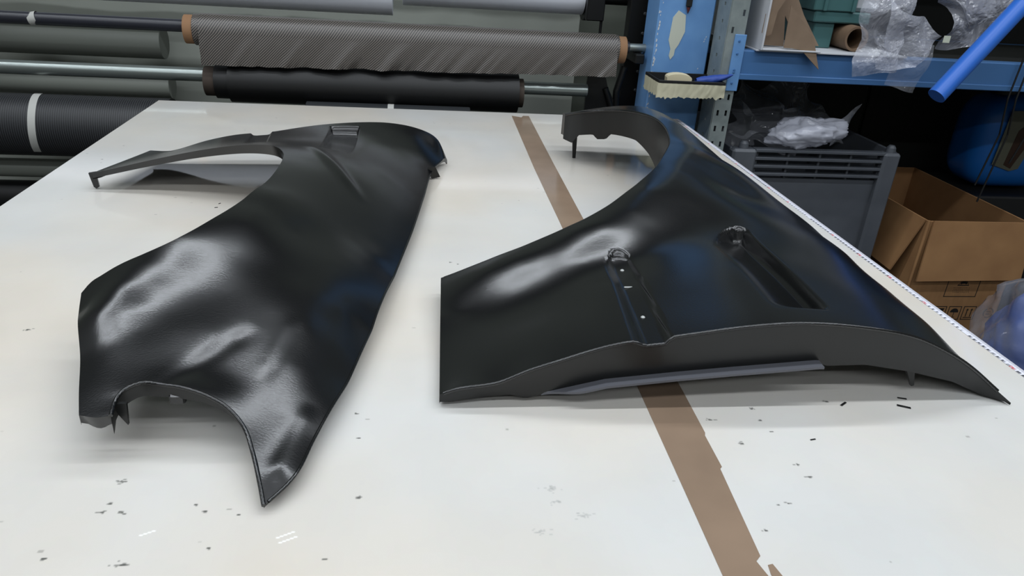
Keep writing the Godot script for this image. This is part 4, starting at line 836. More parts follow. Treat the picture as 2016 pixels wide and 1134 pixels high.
func roll_rack() -> void:
	# carbon cloth in 2x2 twill, one picture of the weave
	var weave := Image.create(128, 128, false, Image.FORMAT_RGB8)
	var relief := Image.create(128, 128, false, Image.FORMAT_RGB8)
	for y in 128:
		for x in 128:
			var k := (x + y) % 16
			var up := k < 8
			var edge := absf(k % 8 - 3.5) / 4.0
			weave.set_pixel(x, y, Color(0.43, 0.40, 0.38) if up else Color(0.13, 0.125, 0.12))  # paler tows carry the sheen of the carbon in their colour
			relief.set_pixel(x, y, Color.WHITE * (1.0 - edge * 0.5 if up else 0.35 - edge * 0.2))
	var cloth := material(Color(1, 1, 1), 0.42, 0.0, 0.6)
	cloth.albedo_texture = ImageTexture.create_from_image(weave)
	bump(cloth, ImageTexture.create_from_image(relief), 0.03)
	var ribs := Image.create(64, 64, false, Image.FORMAT_RGB8)
	for y in 64:
		for x in 64:
			var k := y % 16
			ribs.set_pixel(x, y, Color(0.22, 0.23, 0.24) if k < 5 else Color(0.10, 0.105, 0.115))
	var ribbed := material(Color(1, 1, 1), 0.5)
	ribbed.albedo_texture = ImageTexture.create_from_image(ribs)
	var card := material(Color(0.56, 0.42, 0.30), 0.8)
	var old_card := material(Color(0.24, 0.20, 0.17), 0.8)
	var black := material(Color(0.028, 0.030, 0.034), 0.55)
	var pole_black := material(Color(0.17, 0.175, 0.205), 0.32)
	var steel := material(Color(0.58, 0.61, 0.60), 0.3, 0.75)
	var film := material(Color(0.90, 0.91, 0.94), 0.35)
	var pale := material(Color(0.47, 0.485, 0.455), 0.5)
	var paper := material(Color(0.72, 0.72, 0.70), 0.6)
	var slate := material(Color(0.15, 0.16, 0.17), 0.5)
	var frame := material(Color(0.03, 0.032, 0.034), 0.5, 0.2)
	var bolt := material(Color(0.45, 0.46, 0.47), 0.35, 0.8)

	var t := thing("roll", "brown-grey carbon twill cloth roll with its loose end hanging, on the black pole", "fabric roll", at(0, 0.186, -2.45))
	part("core", ring(0.042, 0.0290, -0.692, -0.664), card, t)
	part("core", ring(0.042, 0.0290, 0.650, 0.676), card, t)
	roll(t, "wound_cloth", 0.0455, -0.664, 0.650, cloth, Vector2(4.5, 20.5))
	part("wound_edge", ring(0.0452, 0.04, -0.6645, -0.650), black, t)
	part("wound_edge", ring(0.0452, 0.04, 0.640, 0.6505), black, t)
	var rows := []
	var ripple := FastNoiseLite.new()
	ripple.seed = 5
	ripple.frequency = 5.0
	for r in 17:
		var row := PackedVector3Array()
		var f := r / 16.0
		for c in 161:
			var x := -0.645 + 1.288 * c / 160.0
			var drop: float = lerpf(0.096, 0.078, c / 160.0) + 0.004 * ripple.get_noise_2d(x * 3.0, 40.0)
			var p: Vector3
			if f < 0.42:
				var a := lerpf(-0.7, PI / 2, f / 0.42)
				p = Vector3(x, cos(a) * 0.048, sin(a) * 0.048)
			else:
				var g := (f - 0.42) / 0.58
				var fold: float = ripple.get_noise_2d(x * 1.6 + g * 0.12, 3.0) + 0.4 * ripple.get_noise_2d(x * 4.0 + g * 0.3, 9.0)
				p = Vector3(x, -drop * g, 0.048 + 0.006 * sin(g * 2.2) + fold * 0.022 * g * (0.5 + 0.5 * g))
			row.append(p)
		rows.append(row)
	part("hanging_cloth", surface(rows, true, Vector2(20.0, 2.6)), cloth, t)
	lone("pole", capped(0.0185, -1.50, 0.69), pole_black, "black pole carrying the carbon twill roll, marked with white tape", "pole", at(0, 0.195, -2.45))
	var mark := lone("tape_mark", lathe([Vector2(0.0192, -0.011), Vector2(0.0192, 0.011)], 0, 24), paper, "short white tape mark wrapped around the black pole at left", "tape", at(-1.118, 0.195, -2.45))
	mark.rotation.z = 0.2
	lone("spindle", capped(0.0135, 0.676, 0.80), steel, "bright steel spindle end right of the carbon twill roll", "spindle", at(0, 0.195, -2.45))

	t = thing("roll", "black fabric roll below the carbon twill, on a steel pipe", "fabric roll", at(0, 0.034, -2.45))
	part("core", ring(0.045, 0.0405, -0.650, -0.618), old_card, t)
	part("core", ring(0.046, 0.0405, 0.333, 0.350), old_card, t)
	part("wound_cloth", lathe([Vector2(0.045, -0.618), Vector2(0.052, -0.617), Vector2(0.0525, -0.575), Vector2(0.062, -0.574), Vector2(0.063, 0.332), Vector2(0.045, 0.333)], 0, 40), black, t)
	lone("steel_pipe", capped(0.021, -1.50, 0.565), steel, "grey steel pipe carrying the black fabric roll", "pipe", at(0, 0.052, -2.45))

	t = thing("roll", "large dark ribbed fabric roll tied with white tape, left of the table's far corner", "fabric roll", at(0, -0.122, -2.45))
	roll(t, "wound_cloth", 0.095, -1.48, -0.765, ribbed, Vector2(1.0, 28.0))
	part("wound_edge", lathe([Vector2(0.0, -0.7645), Vector2(0.095, -0.7645), Vector2(0.095, -0.7655)], 0, 32), black, t)
	var tie := []
	for k in 29:
		var a := lerpf(-0.5, 2.35, k / 28.0)
		tie.append(PackedVector3Array([Vector3(-1.160 - 0.004 + 0.008 * sin(a * 1.5), cos(a) * 0.0958, sin(a) * 0.0958), Vector3(-1.138 - 0.004 + 0.008 * sin(a * 1.5), cos(a) * 0.0958, sin(a) * 0.0958)]))
	part("tape_tie", surface(tie), paper, t)

	t = thing("roll", "slate grey roll tied with white tape just behind the table's far edge", "fabric roll", at(0, -0.062, -2.368))
	part("wound_cloth", capped(0.06, -0.337, 0.172), slate, t)
	part("tape_tie", lathe([Vector2(0.0606, -0.087), Vector2(0.0606, -0.068)], 0, 32), paper, t)

	lone("film_roll", capped(0.075, -1.48, -0.078), film, "pale grey film roll cut by the top edge of the picture, left one", "film roll", at(0, 0.305, -2.70))
	lone("film_roll", capped(0.06, -0.045, 0.575), film, "pale bluish film roll at the picture's top edge, ending at a black hub", "film roll", at(0, 0.325, -2.70))
	t = thing("roll_hub", "black flanged hub at the right end of the pale film roll", "hub", at(0.59, 0.325, -2.70))
	part("flange", capped(0.078, -0.012, 0.002), frame, t)
	part("cone", lathe([Vector2(0.06, 0.002), Vector2(0.022, 0.03), Vector2(0.022, 0.16)], 0, 24), frame, t)
	lone("wrapped_roll", capped(0.056, -1.49, -0.868), pale, "dull grey-green wrapped roll far behind, between the black pole and steel pipe", "roll", at(0, 0.092, -2.80))
	lone("wrapped_roll", capped(0.046, -1.49, -0.860), pale, "dull grey-green wrapped roll far behind, below the steel pipe", "roll", at(0, -0.055, -2.80))
	lone("plastic_pipe", capped(0.03, -1.49, -0.70), pale, "thick light grey pipe below the ribbed roll at left", "pipe", at(0, -0.277, -2.5))
	lone("roll", capped(0.05, -1.49, -0.70), black, "black roll at the lowest place of the rack, left edge of the picture", "fabric roll", at(0, -0.372, -2.5))

	lone("hanging_sheet", surface(hanging(), true), material(Color(0.64, 0.655, 0.62), 0.6), "pale grey-green plastic sheet hung as a backdrop behind the fabric rolls", "sheet")
	# the frame: uprights with bolts and arms that carry the poles
	t = thing("roll_stand", "black steel roll stand with bolted uprights and pole brackets behind the table", "rack", Vector3(0, 0, 0))
	var top := 2.1
	for x in [-1.56, 0.745]:
		part("upright", box(Vector3(0.09, top, 0.05), 0.003), frame, t, Vector3(x + 0.01, top / 2, -2.58))
		part("upright_lip", box(Vector3(0.012, top, 0.10), 0.002), frame, t, Vector3(x + 0.052, top / 2, -2.545))
		part("foot", box(Vector3(0.10, 0.06, 0.30), 0.004), frame, t, Vector3(x + 0.01, 0.03, -2.71))
	for k in 7:
		part("bolt", lathe([Vector2(0.0, 0.004), Vector2(0.004, 0.004), Vector2(0.006, 0.0), Vector2(0.006, -0.002)], 2, 8), bolt, t, at(0.762, 0.355 - k * 0.063, -2.553))
	for y in [0.193, 0.046]:
		part("pole_arm", box(Vector3(0.035, 0.03, 0.17), 0.003), frame, t, at(-1.50, y - 0.032, -2.49))
	part("pole_arm", box(Vector3(0.03, 0.03, 0.17), 0.003), frame, t, at(0.72, 0.195 - 0.030, -2.49))
	part("bracket_plate", prism(PackedVector2Array([Vector2(0.567, -0.35), Vector2(0.567, 0.10), Vector2(0.625, 0.105), Vector2(0.64, 0.06), Vector2(0.69, -0.02), Vector2(0.69, -0.35)]), 0.012), frame, t, at(0, 0, -2.47))
	part("brace", tube([at(0.63, 0.06, -2.46), at(0.655, 0.0, -2.46), at(0.66, -0.35, -2.46)], 0.010), frame, t)
	part("brace", tube([at(0.69, 0.13, -2.47), at(0.672, 0.05, -2.47), at(0.680, -0.05, -2.47), at(0.70, -0.35, -2.47)], 0.012), frame, t)
	part("latch_box", box(Vector3(0.06, 0.075, 0.03), 0.003), frame, t, at(0.60, 0.295, -2.60))
	part("latch_rod", tube([at(0.625, 0.33, -2.60), at(0.625, 0.19, -2.60)], 0.005, 8), frame, t)
	part("cross_bar", box(Vector3(2.30, 0.04, 0.03), 0.003), frame, t, at(-0.41, 0.60, -2.58))
	part("cross_bar", box(Vector3(2.30, 0.06, 0.03), 0.003), frame, t, Vector3(-0.41, 0.22, -2.58))

func hanging() -> Array:
	var n := FastNoiseLite.new()
	n.seed = 19
	n.frequency = 2.5
	var rows := []
	for r in 25:
		var row := PackedVector3Array()
		for c in 61:
			var x := lerpf(-1.75, 0.62, c / 60.0)
			var y := lerpf(TOP + 0.62, 0.02, r / 24.0)
			row.append(Vector3(x, y, -2.93 + 0.02 * n.get_noise_2d(x, y * 0.3)))
		rows.append(row)
	return rows

# ---- the blue column, the galvanised post and what stands on the shelf
func storage_rack() -> void:
	var blue := material(Color(1, 1, 1), 0.45)
	blue.albedo_texture = noise_tex(0.02, Color(0.38, 0.56, 0.77), Color(0.43, 0.61, 0.81), 256, 4, 31)
	tri(blue, 2.0)
	var deep := material(Color(0.27, 0.44, 0.64), 0.45)  # column blue darkened for the beams, their weaker light painted into the colour
	var zinc := material(Color(1, 1, 1), 0.42, 0.2)
	zinc.albedo_texture = noise_tex(0.03, Color(0.50, 0.54, 0.54), Color(0.60, 0.635, 0.63), 256, 4, 12, FastNoiseLite.TYPE_CELLULAR)
	tri(zinc, 3.0)
	var chipped := material(Color(0.78, 0.80, 0.82), 0.7)
	var white := material(Color(0.76, 0.77, 0.79), 0.6)
	var board := material(Color(1, 1, 1), 0.85)
	board.albedo_texture = noise_tex(0.02, Color(0.50, 0.42, 0.35), Color(0.56, 0.48, 0.40), 256, 4, 8)
	tri(board, 2.0)
	var teal := material(Color(0.25, 0.40, 0.40), 0.45)
	var cream := material(Color(0.80, 0.76, 0.64), 0.75)
	var putty := material(Color(0.76, 0.775, 0.72), 0.7)
	var dark := material(Color(0.03, 0.032, 0.034), 0.6)

	var t := thing("steel_column", "blue painted steel column with flaked edge behind the table's far right corner", "column", at(0.835, 0, -2.42))
	var col := part("column_body", box(Vector3(0.18, 2.2, 0.13), 0.004), blue, t, Vector3(0, 1.1 - TOP, 0))
	var rng := RandomNumberGenerator.new()
	rng.seed = 77
	for k in 34:
		var s := rng.randf_range(0.002, 0.006)
		var y := rng.randf_range(0.0, 0.36)
		part("paint_chip", prism(PackedVector2Array([Vector2(-s * 0.4, -s), Vector2(s * 0.3, -s * 0.7), Vector2(s * 0.5, s * 0.6), Vector2(-s * 0.2, s * 1.1)]), 0.0006), chipped, col, Vector3(-0.086 + rng.randf_range(-0.002, 0.006), y - 1.1 + TOP, 0.0652))
	for q in [[0.072, 0.243], [0.07, 0.236], [0.064, 0.152], [0.075, 0.25]]:
		part("paint_chip", prism(PackedVector2Array([Vector2(-0.002, -0.002), Vector2(0.002, -0.001), Vector2(0.001, 0.003)]), 0.0006), chipped, col, Vector3(q[0], q[1] - 1.1 + TOP, 0.0652))
	lone("masking_patch", prism(PackedVector2Array([Vector2(0.793, 0.303), Vector2(0.808, 0.324), Vector2(0.833, 0.311), Vector2(0.838, 0.262), Vector2(0.823, 0.222), Vector2(0.814, 0.207), Vector2(0.813, 0.190), Vector2(0.803, 0.176), Vector2(0.797, 0.188), Vector2(0.799, 0.208), Vector2(0.789, 0.235)]), 0.0012), putty, "ragged pale grey patch of dried filler on the blue column", "patch", at(0, 0, -2.3543))
	t = thing("marker", "small dark red-tipped marker hanging at the top of the blue column", "marker", at(0.836, 0.345, -2.349))
	part("barrel", box(Vector3(0.018, 0.03, 0.009), 0.002), dark, t, Vector3(0, 0.006, 0))
	part("sleeve", box(Vector3(0.022, 0.008, 0.011), 0.001), cream, t, Vector3(0, 0.024, 0))
	part("tip", lathe([Vector2(0.007, -0.010), Vector2(0.003, -0.022), Vector2(0.0, -0.030)], 1, 10), material(Color(0.35, 0.12, 0.13), 0.5), t)

	# the roller tray on its bracket
	t = thing("paint_tray", "black roller tray crusted with cream resin, fixed to the blue column", "tray", at(0.832, 0.125, -2.275))
	part("tray_floor", box(Vector3(0.205, 0.004, 0.150), 0.001), dark, t, Vector3(0, -0.012, 0))
	for s in [-1.0, 1.0]:
		part("tray_wall", box(Vector3(0.21, 0.028, 0.004), 0.001), dark, t, Vector3(0, -0.002, s * 0.073))
		part("tray_wall", box(Vector3(0.004, 0.028, 0.142), 0.001), dark, t, Vector3(s * 0.103, -0.002, 0))
	var crust := []
	var drip := FastNoiseLite.new()
	drip.seed = 3
	drip.frequency = 30.0
	for r in 5:
		var row := PackedVector3Array()
		for c in 61:
			var u := c / 60.0
			var x := -0.104 if u < 0.42 else lerpf(-0.104, 0.105, (u - 0.42) / 0.58)
			var z := lerpf(-0.07, 0.0765, u / 0.42) if u < 0.42 else 0.0765
			var low := -0.036 + 0.010 * drip.get_noise_1d(u * 3.0) - (0.012 * maxf(0.0, drip.get_noise_1d(u * 9.0 + 5.0)) if u < 0.6 else 0.0)
			var bulge := 0.004 * drip.get_noise_2d(u * 4.0, r * 0.1)
			row.append(Vector3(x - (0.003 + bulge if u < 0.42 else 0.0), lerpf(0.004, low, r / 4.0), z + (0.003 + bulge if u >= 0.42 else 0.0)))
		crust.append(row)
	part("resin_crust", surface(crust, true), material(Color(0.72, 0.705, 0.61), 0.7), t)
	for s in [-0.06, 0.06]:
		part("bracket", box(Vector3(0.02, 0.02, 0.16), 0.002), dark, t, Vector3(s, -0.026, -0.01))
	var sponge := []
	for k in 9:
		var a := PI * k / 8.0
		sponge.append(Vector2(-0.038 * cos(a), 0.015 + 0.012 * sin(a)))
	sponge.append(Vector2(0.036, -0.010))
	sponge.append(Vector2(-0.036, -0.010))
	var sp := lone("sponge", prism(PackedVector2Array(sponge), 0.04), cream, "cream sponge block lying in the black roller tray", "sponge", at(0.797, 0.127, -2.235))
	sp.rotation.y = -0.12
	var rag_rows := []
	var wr := FastNoiseLite.new()
	wr.seed = 8
	wr.frequency = 22.0
	for r in 13:
		var row := PackedVector3Array()
		var f := r / 12.0
		var rad := 0.016 * sqrt(maxf(0.0, sin(PI * clampf(f * 0.93 + 0.05, 0.0, 1.0)))) * (1.25 - 0.5 * f)
		for c in 17:
			var a := TAU * c / 16.0
			var k := 1.0 + 0.4 * wr.get_noise_3d(f * 2.0, cos(a) * 0.1, sin(a) * 0.1)
			row.append(Vector3(-0.055 + 0.115 * f, cos(a) * rad * k * 0.75 + 0.02 * f * f, sin(a) * rad * k))
		rag_rows.append(row)
	lone("rag", surface(rag_rows, false), material(Color(0.15, 0.27, 0.58), 0.6), "crumpled dark blue nitrile glove hanging over the tray's right rim", "glove", at(0.905, 0.137, -2.225))

	# the rack itself
	t = thing("storage_rack", "galvanised perforated post and blue shelf beams of the storage rack", "rack", Vector3.ZERO)
	var high := 2.2
	var front_holes := []
	var side_holes := []
	for k in 24:
		var y := TOP + 0.335 - k * 0.05 - high / 2
		var on_beam := k > 1 and k < 5
		if not on_beam:
			front_holes.append(Vector3(0.014 if k % 2 == 0 else -0.013, y, 0))
		if k >= 5:
			front_holes.append(Vector3(-0.013 if k % 2 == 0 else 0.014, y, 0))
		side_holes.append(Vector3(0, y + 0.02, 0.003))
	perforated("post", Vector3(0.055, high, 0.004), front_holes, Vector3(0.0075, 0.018, 0.02), zinc, t, Vector3(0.962, high / 2, -2.252))
	perforated("post_side", Vector3(0.004, high, 0.10), side_holes, Vector3(0.02, 0.010, 0.010), zinc, t, Vector3(0.934, high / 2, -2.303))
	part("post", box(Vector3(0.055, high, 0.055), 0.002), zinc, t, Vector3(0.962, high / 2, -2.86))
	part("post", box(Vector3(0.055, high, 0.055), 0.002), zinc, t, Vector3(2.75, high / 2, -2.28))
	part("post", box(Vector3(0.055, high, 0.055), 0.002), zinc, t, Vector3(2.75, high / 2, -2.86))
	var plate := part("beam_plate", box(Vector3(0.036, 0.168, 0.006), 0.001), blue, t, at(0.977, 0.190, -2.246))
	for y in [0.255, 0.218, 0.17, 0.163, 0.13]:
		part("bolt", lathe([Vector2(0.0, 0.003), Vector2(0.0035, 0.002), Vector2(0.004, 0.0)], 2, 8), deep, plate, Vector3(-0.003, y - 0.190, 0.003))
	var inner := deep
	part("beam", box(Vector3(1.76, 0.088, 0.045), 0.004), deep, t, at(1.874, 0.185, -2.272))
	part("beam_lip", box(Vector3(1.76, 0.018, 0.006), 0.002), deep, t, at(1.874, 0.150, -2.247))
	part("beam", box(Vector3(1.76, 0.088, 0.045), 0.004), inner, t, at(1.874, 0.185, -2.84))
	part("shelf", box(Vector3(1.78, 0.018, 0.56), 0.002), dark, t, at(1.86, 0.220, -2.555))
	part("shelf_liner", box(Vector3(0.50, 0.005, 0.57), 0.001), white, t, at(1.28, 0.2317, -2.52))
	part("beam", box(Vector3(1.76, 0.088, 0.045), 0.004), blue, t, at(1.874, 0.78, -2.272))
	part("shelf", box(Vector3(1.78, 0.018, 0.56), 0.002), dark, t, at(1.86, 0.815, -2.555))
	for k in 2:  # dark boards added to stand in for the shade under the shelf
		var p := lone("shade_board", box(Vector3(0.86, 1.34, 0.02), 0.003), material(Color(0.075, 0.083, 0.075), 0.8), ["dark green-grey board added behind the shelf rack for the under-shelf shade, above the crate", "dark green-grey board added behind the shelf rack for the under-shelf shade, behind the blue canister"][k], "board", Vector3(1.47 + k * 0.875, 0.671, -2.98))
		p.rotation.x = -0.02

	# on the shelf
	t = thing("open_carton", "white open-fronted carton on the blue shelf holding brown cardboard sheets", "carton", at(1.04, 0.2345, -2.22))
	part("side_wall", box(Vector3(0.006, 0.26, 0.44), 0.001), white, t, Vector3(0, 0.13, -0.22))
	part("base", box(Vector3(0.19, 0.005, 0.44), 0.001), white, t, Vector3(0.095, 0.0025, -0.22))
	part("back_wall", box(Vector3(0.19, 0.26, 0.006), 0.001), white, t, Vector3(0.095, 0.13, -0.44))
	var sheets := [
		[[Vector2(1.036, 0.283), Vector2(1.052, 0.275), Vector2(1.066, 0.280), Vector2(1.072, 0.345), Vector2(1.10, 0.40), Vector2(1.10, 0.50), Vector2(1.04, 0.50)], -2.235, "narrow bent brown cardboard strip, leftmost in the white carton"],
		[[Vector2(1.052, 0.244), Vector2(1.135, 0.242), Vector2(1.108, 0.40), Vector2(1.10, 0.52), Vector2(1.03, 0.52)], -2.28, "upright brown cardboard sheet, second from the left in the white carton"],
		[[Vector2(1.135, 0.244), Vector2(1.168, 0.240), Vector2(1.238, 0.185), Vector2(1.200, 0.275), Vector2(1.158, 0.318), Vector2(1.105, 0.365), Vector2(1.11, 0.244)], -2.225, "pointed brown cardboard sheet sticking out over the blue beam"],
		[[Vector2(1.19, 0.246), Vector2(1.262, 0.246), Vector2(1.19, 0.335), Vector2(1.13, 0.43), Vector2(1.08, 0.43), Vector2(1.13, 0.33)], -2.30, "slanted brown cardboard sheet, rightmost in the white carton"],
	]
	for s in sheets:
		lone("cardboard_sheet", prism(PackedVector2Array(s[0]), 0.004), board, s[2], "cardboard", at(0, 0, s[1]), "cardboard sheets in the white carton")
	t = thing("teal_crate", "teal plastic crate with an overhanging lid on the blue shelf", "crate", at(1.365, 0.2345, -2.47))
	part("crate_body", box(Vector3(0.068, 0.078, 0.24), 0.003), teal, t, Vector3(-0.071, 0.039, 0.0))
	part("lid", box(Vector3(0.19, 0.034, 0.27), 0.004), teal, t, Vector3(-0.025, 0.096, 0.0))
	t = thing("teal_crate", "teal plastic crate stacked above the lidded one, cut by the picture's top", "crate", at(1.345, 0.3485, -2.44))
	part("crate_body", box(Vector3(0.14, 0.12, 0.22), 0.003), teal, t, Vector3(-0.04, 0.06, 0.0))
	part("rib", box(Vector3(0.012, 0.12, 0.012), 0.002), teal, t, Vector3(-0.075, 0.06, 0.112))
	part("rib", box(Vector3(0.012, 0.12, 0.012), 0.002), teal, t, Vector3(0.02, 0.06, 0.112))
	lone("tissue_pack", box(Vector3(0.09, 0.06, 0.12), 0.012), white, "crumpled white printed packet on top of the teal lid", "packet", at(1.428, 0.379, -2.42))
	var tb := lone("cardboard_tube", lathe([Vector2(0.030, -0.28), Vector2(0.038, -0.28), Vector2(0.038, 0.0), Vector2(0.031, 0.0), Vector2(0.031, -0.28)], 2, 36), material(Color(0.45, 0.36, 0.28), 0.8), "thick brown cardboard tube lying on the shelf, open end forward", "tube", at(1.378, 0.2737, -2.29))
	tb.rotation.y = -0.02

	var clear := material(Color(0.92, 0.93, 0.97, 0.13), 0.10)
	clear.transparency = BaseMaterial3D.TRANSPARENCY_ALPHA
	var milky := material(Color(0.88, 0.89, 0.94, 0.30), 0.16)
	milky.transparency = BaseMaterial3D.TRANSPARENCY_ALPHA
	M.wrap = material(Color(0.86, 0.87, 0.92, 0.5), 0.2)
	M.wrap.transparency = BaseMaterial3D.TRANSPARENCY_ALPHA
	M.clear = clear
	M.milky = milky
	lone("plastic_bag", crumpled([at(1.325, 0.44, -2.20), at(1.45, 0.44, -2.17), at(1.345, 0.165, -2.20), at(1.46, 0.205, -2.16)], 0.024, 41), milky, "crumpled clear plastic bag hanging down over the blue beam, left of the blue tube", "plastic bag")
	lone("plastic_bag", crumpled([at(1.42, 0.40, -2.21), at(1.60, 0.315, -2.19), at(1.43, 0.190, -2.20), at(1.52, 0.215, -2.18)], 0.020, 42), milky, "bubbly clear plastic bag on the shelf in the middle of the bag heap", "plastic bag")
	lone("plastic_bag", crumpled([at(1.47, 0.275, -2.215), at(1.595, 0.275, -2.20), at(1.47, 0.150, -2.215), at(1.575, 0.130, -2.21)], 0.012, 43), clear, "flat clear plastic bag corner hanging over the beam beside the blue tube", "plastic bag")
	lone("plastic_bag", crumpled([at(1.55, 0.52, -2.20), at(1.86, 0.47, -2.20), at(1.60, 0.275, -2.18), at(1.80, 0.335, -2.16)], 0.045, 44), milky, "big milky plastic bag rolled up on the shelf behind the blue tube", "plastic bag")
	lone("bag_tag", box(Vector3(0.022, 0.020, 0.001), 0.0002), material(Color(0.8, 0.82, 0.74), 0.6), "small pale printed tag on the plastic bag heap", "tag", at(1.585, 0.300, -2.155))
	var blue_tube := material(Color(0.17, 0.41, 0.78), 0.4)
	lone("blue_tube", tube([at(1.507, 0.155, -2.02), at(2.19, 0.915, -2.22)], 0.0265, 24), blue_tube, "bright blue plastic tube slanting down from the shelf at upper right", "tube")
	# black cables hanging behind the tube
	var wires := [[1.93, 0.26, -0.18], [1.96, 0.30, -0.24], [2.03, 0.28, -0.1]]
	for k in wires.size():
		var w: Array = wires[k]
		lone("cable", tube([at(w[0], w[1], -2.235), at(w[0] - 0.01, 0.12, -2.232), at(w[0] + 0.012, 0.0, -2.24), at(w[0] - 0.006, w[2], -2.25)], 0.003, 6), dark, ["thin black cable hanging over the beam, left of three", "thin black cable hanging over the beam, middle of three", "thin black cable hanging over the beam, right of three"][k], "cable", Vector3.ZERO, "black cables over the beam")

# a steel strip with punched holes
func perforated(called: String, size: Vector3, holes: Array, punch: Vector3, m: Material, parent: Node3D, where: Vector3) -> void:
	var o := CSGBox3D.new()
	o.name = called
	o.size = size
	o.material = m
	parent.add_child(o, true)
	o.position = where
	for h in holes:
		var c := CSGBox3D.new()
		c.name = "punch"
		c.size = punch
		c.operation = CSGShape3D.OPERATION_SUBTRACTION
		c.material = m
		o.add_child(c, true)
		c.position = h

# a sheet of film between four corners, creased by noise
func crumpled(c: Array, depth: float, seeded: int, n := 64) -> ArrayMesh:
	var a := FastNoiseLite.new()
	a.seed = seeded
	a.frequency = 9.0
	a.fractal_octaves = 1
	var b := FastNoiseLite.new()
	b.seed = seeded + 100
	b.noise_type = FastNoiseLite.TYPE_CELLULAR
	b.cellular_return_type = FastNoiseLite.RETURN_DISTANCE2_SUB
	b.frequency = 22.0
	var f := FastNoiseLite.new()
	f.seed = seeded + 200
	f.noise_type = FastNoiseLite.TYPE_CELLULAR
	f.cellular_return_type = FastNoiseLite.RETURN_DISTANCE
	f.frequency = 55.0
	var rows := []
	for r in n:
		var row := PackedVector3Array()
		for k in n:
			var u := float(k) / (n - 1)
			var v := float(r) / (n - 1)
			var p: Vector3 = (c[0] as Vector3).lerp(c[1], u).lerp((c[2] as Vector3).lerp(c[3], u), v)
			var q := p
			q.z += depth * (a.get_noise_3dv(p) * 1.2 + 0.45 * b.get_noise_3dv(p) + 0.22 * f.get_noise_3dv(p)) + depth * 0.8 * sin(PI * u) * sin(PI * minf(v, 0.8))
			q.x += depth * 0.8 * a.get_noise_3d(p.x, p.y, p.z + 9.0)
			q.y += depth * 0.8 * a.get_noise_3d(p.x, p.y, p.z + 19.0)
			row.append(q)
		rows.append(row)
	return surface(rows, false, Vector2.ONE, true)

func blob(r: Vector3, seeded: int, rough: float, freq := 6.0, lumps := 0.25) -> ArrayMesh:
	var a := FastNoiseLite.new()
	a.seed = seeded
	a.frequency = freq
	var b := FastNoiseLite.new()
	b.seed = seeded + 7
	b.noise_type = FastNoiseLite.TYPE_CELLULAR
	b.cellular_return_type = FastNoiseLite.RETURN_DISTANCE2_SUB
	b.frequency = freq * 3.0
	var rows := []
	for i in 41:
		var th := PI * i / 40.0
		var row := PackedVector3Array()
		for j in 57:
			var ph := TAU * j / 56.0
			var d := Vector3(sin(th) * cos(ph), cos(th), sin(th) * sin(ph))
			var p := d * r
			row.append(p * (1.0 + lumps * a.get_noise_3dv(p) + rough * b.get_noise_3dv(p)))
		rows.append(row)
	return surface(rows, true)

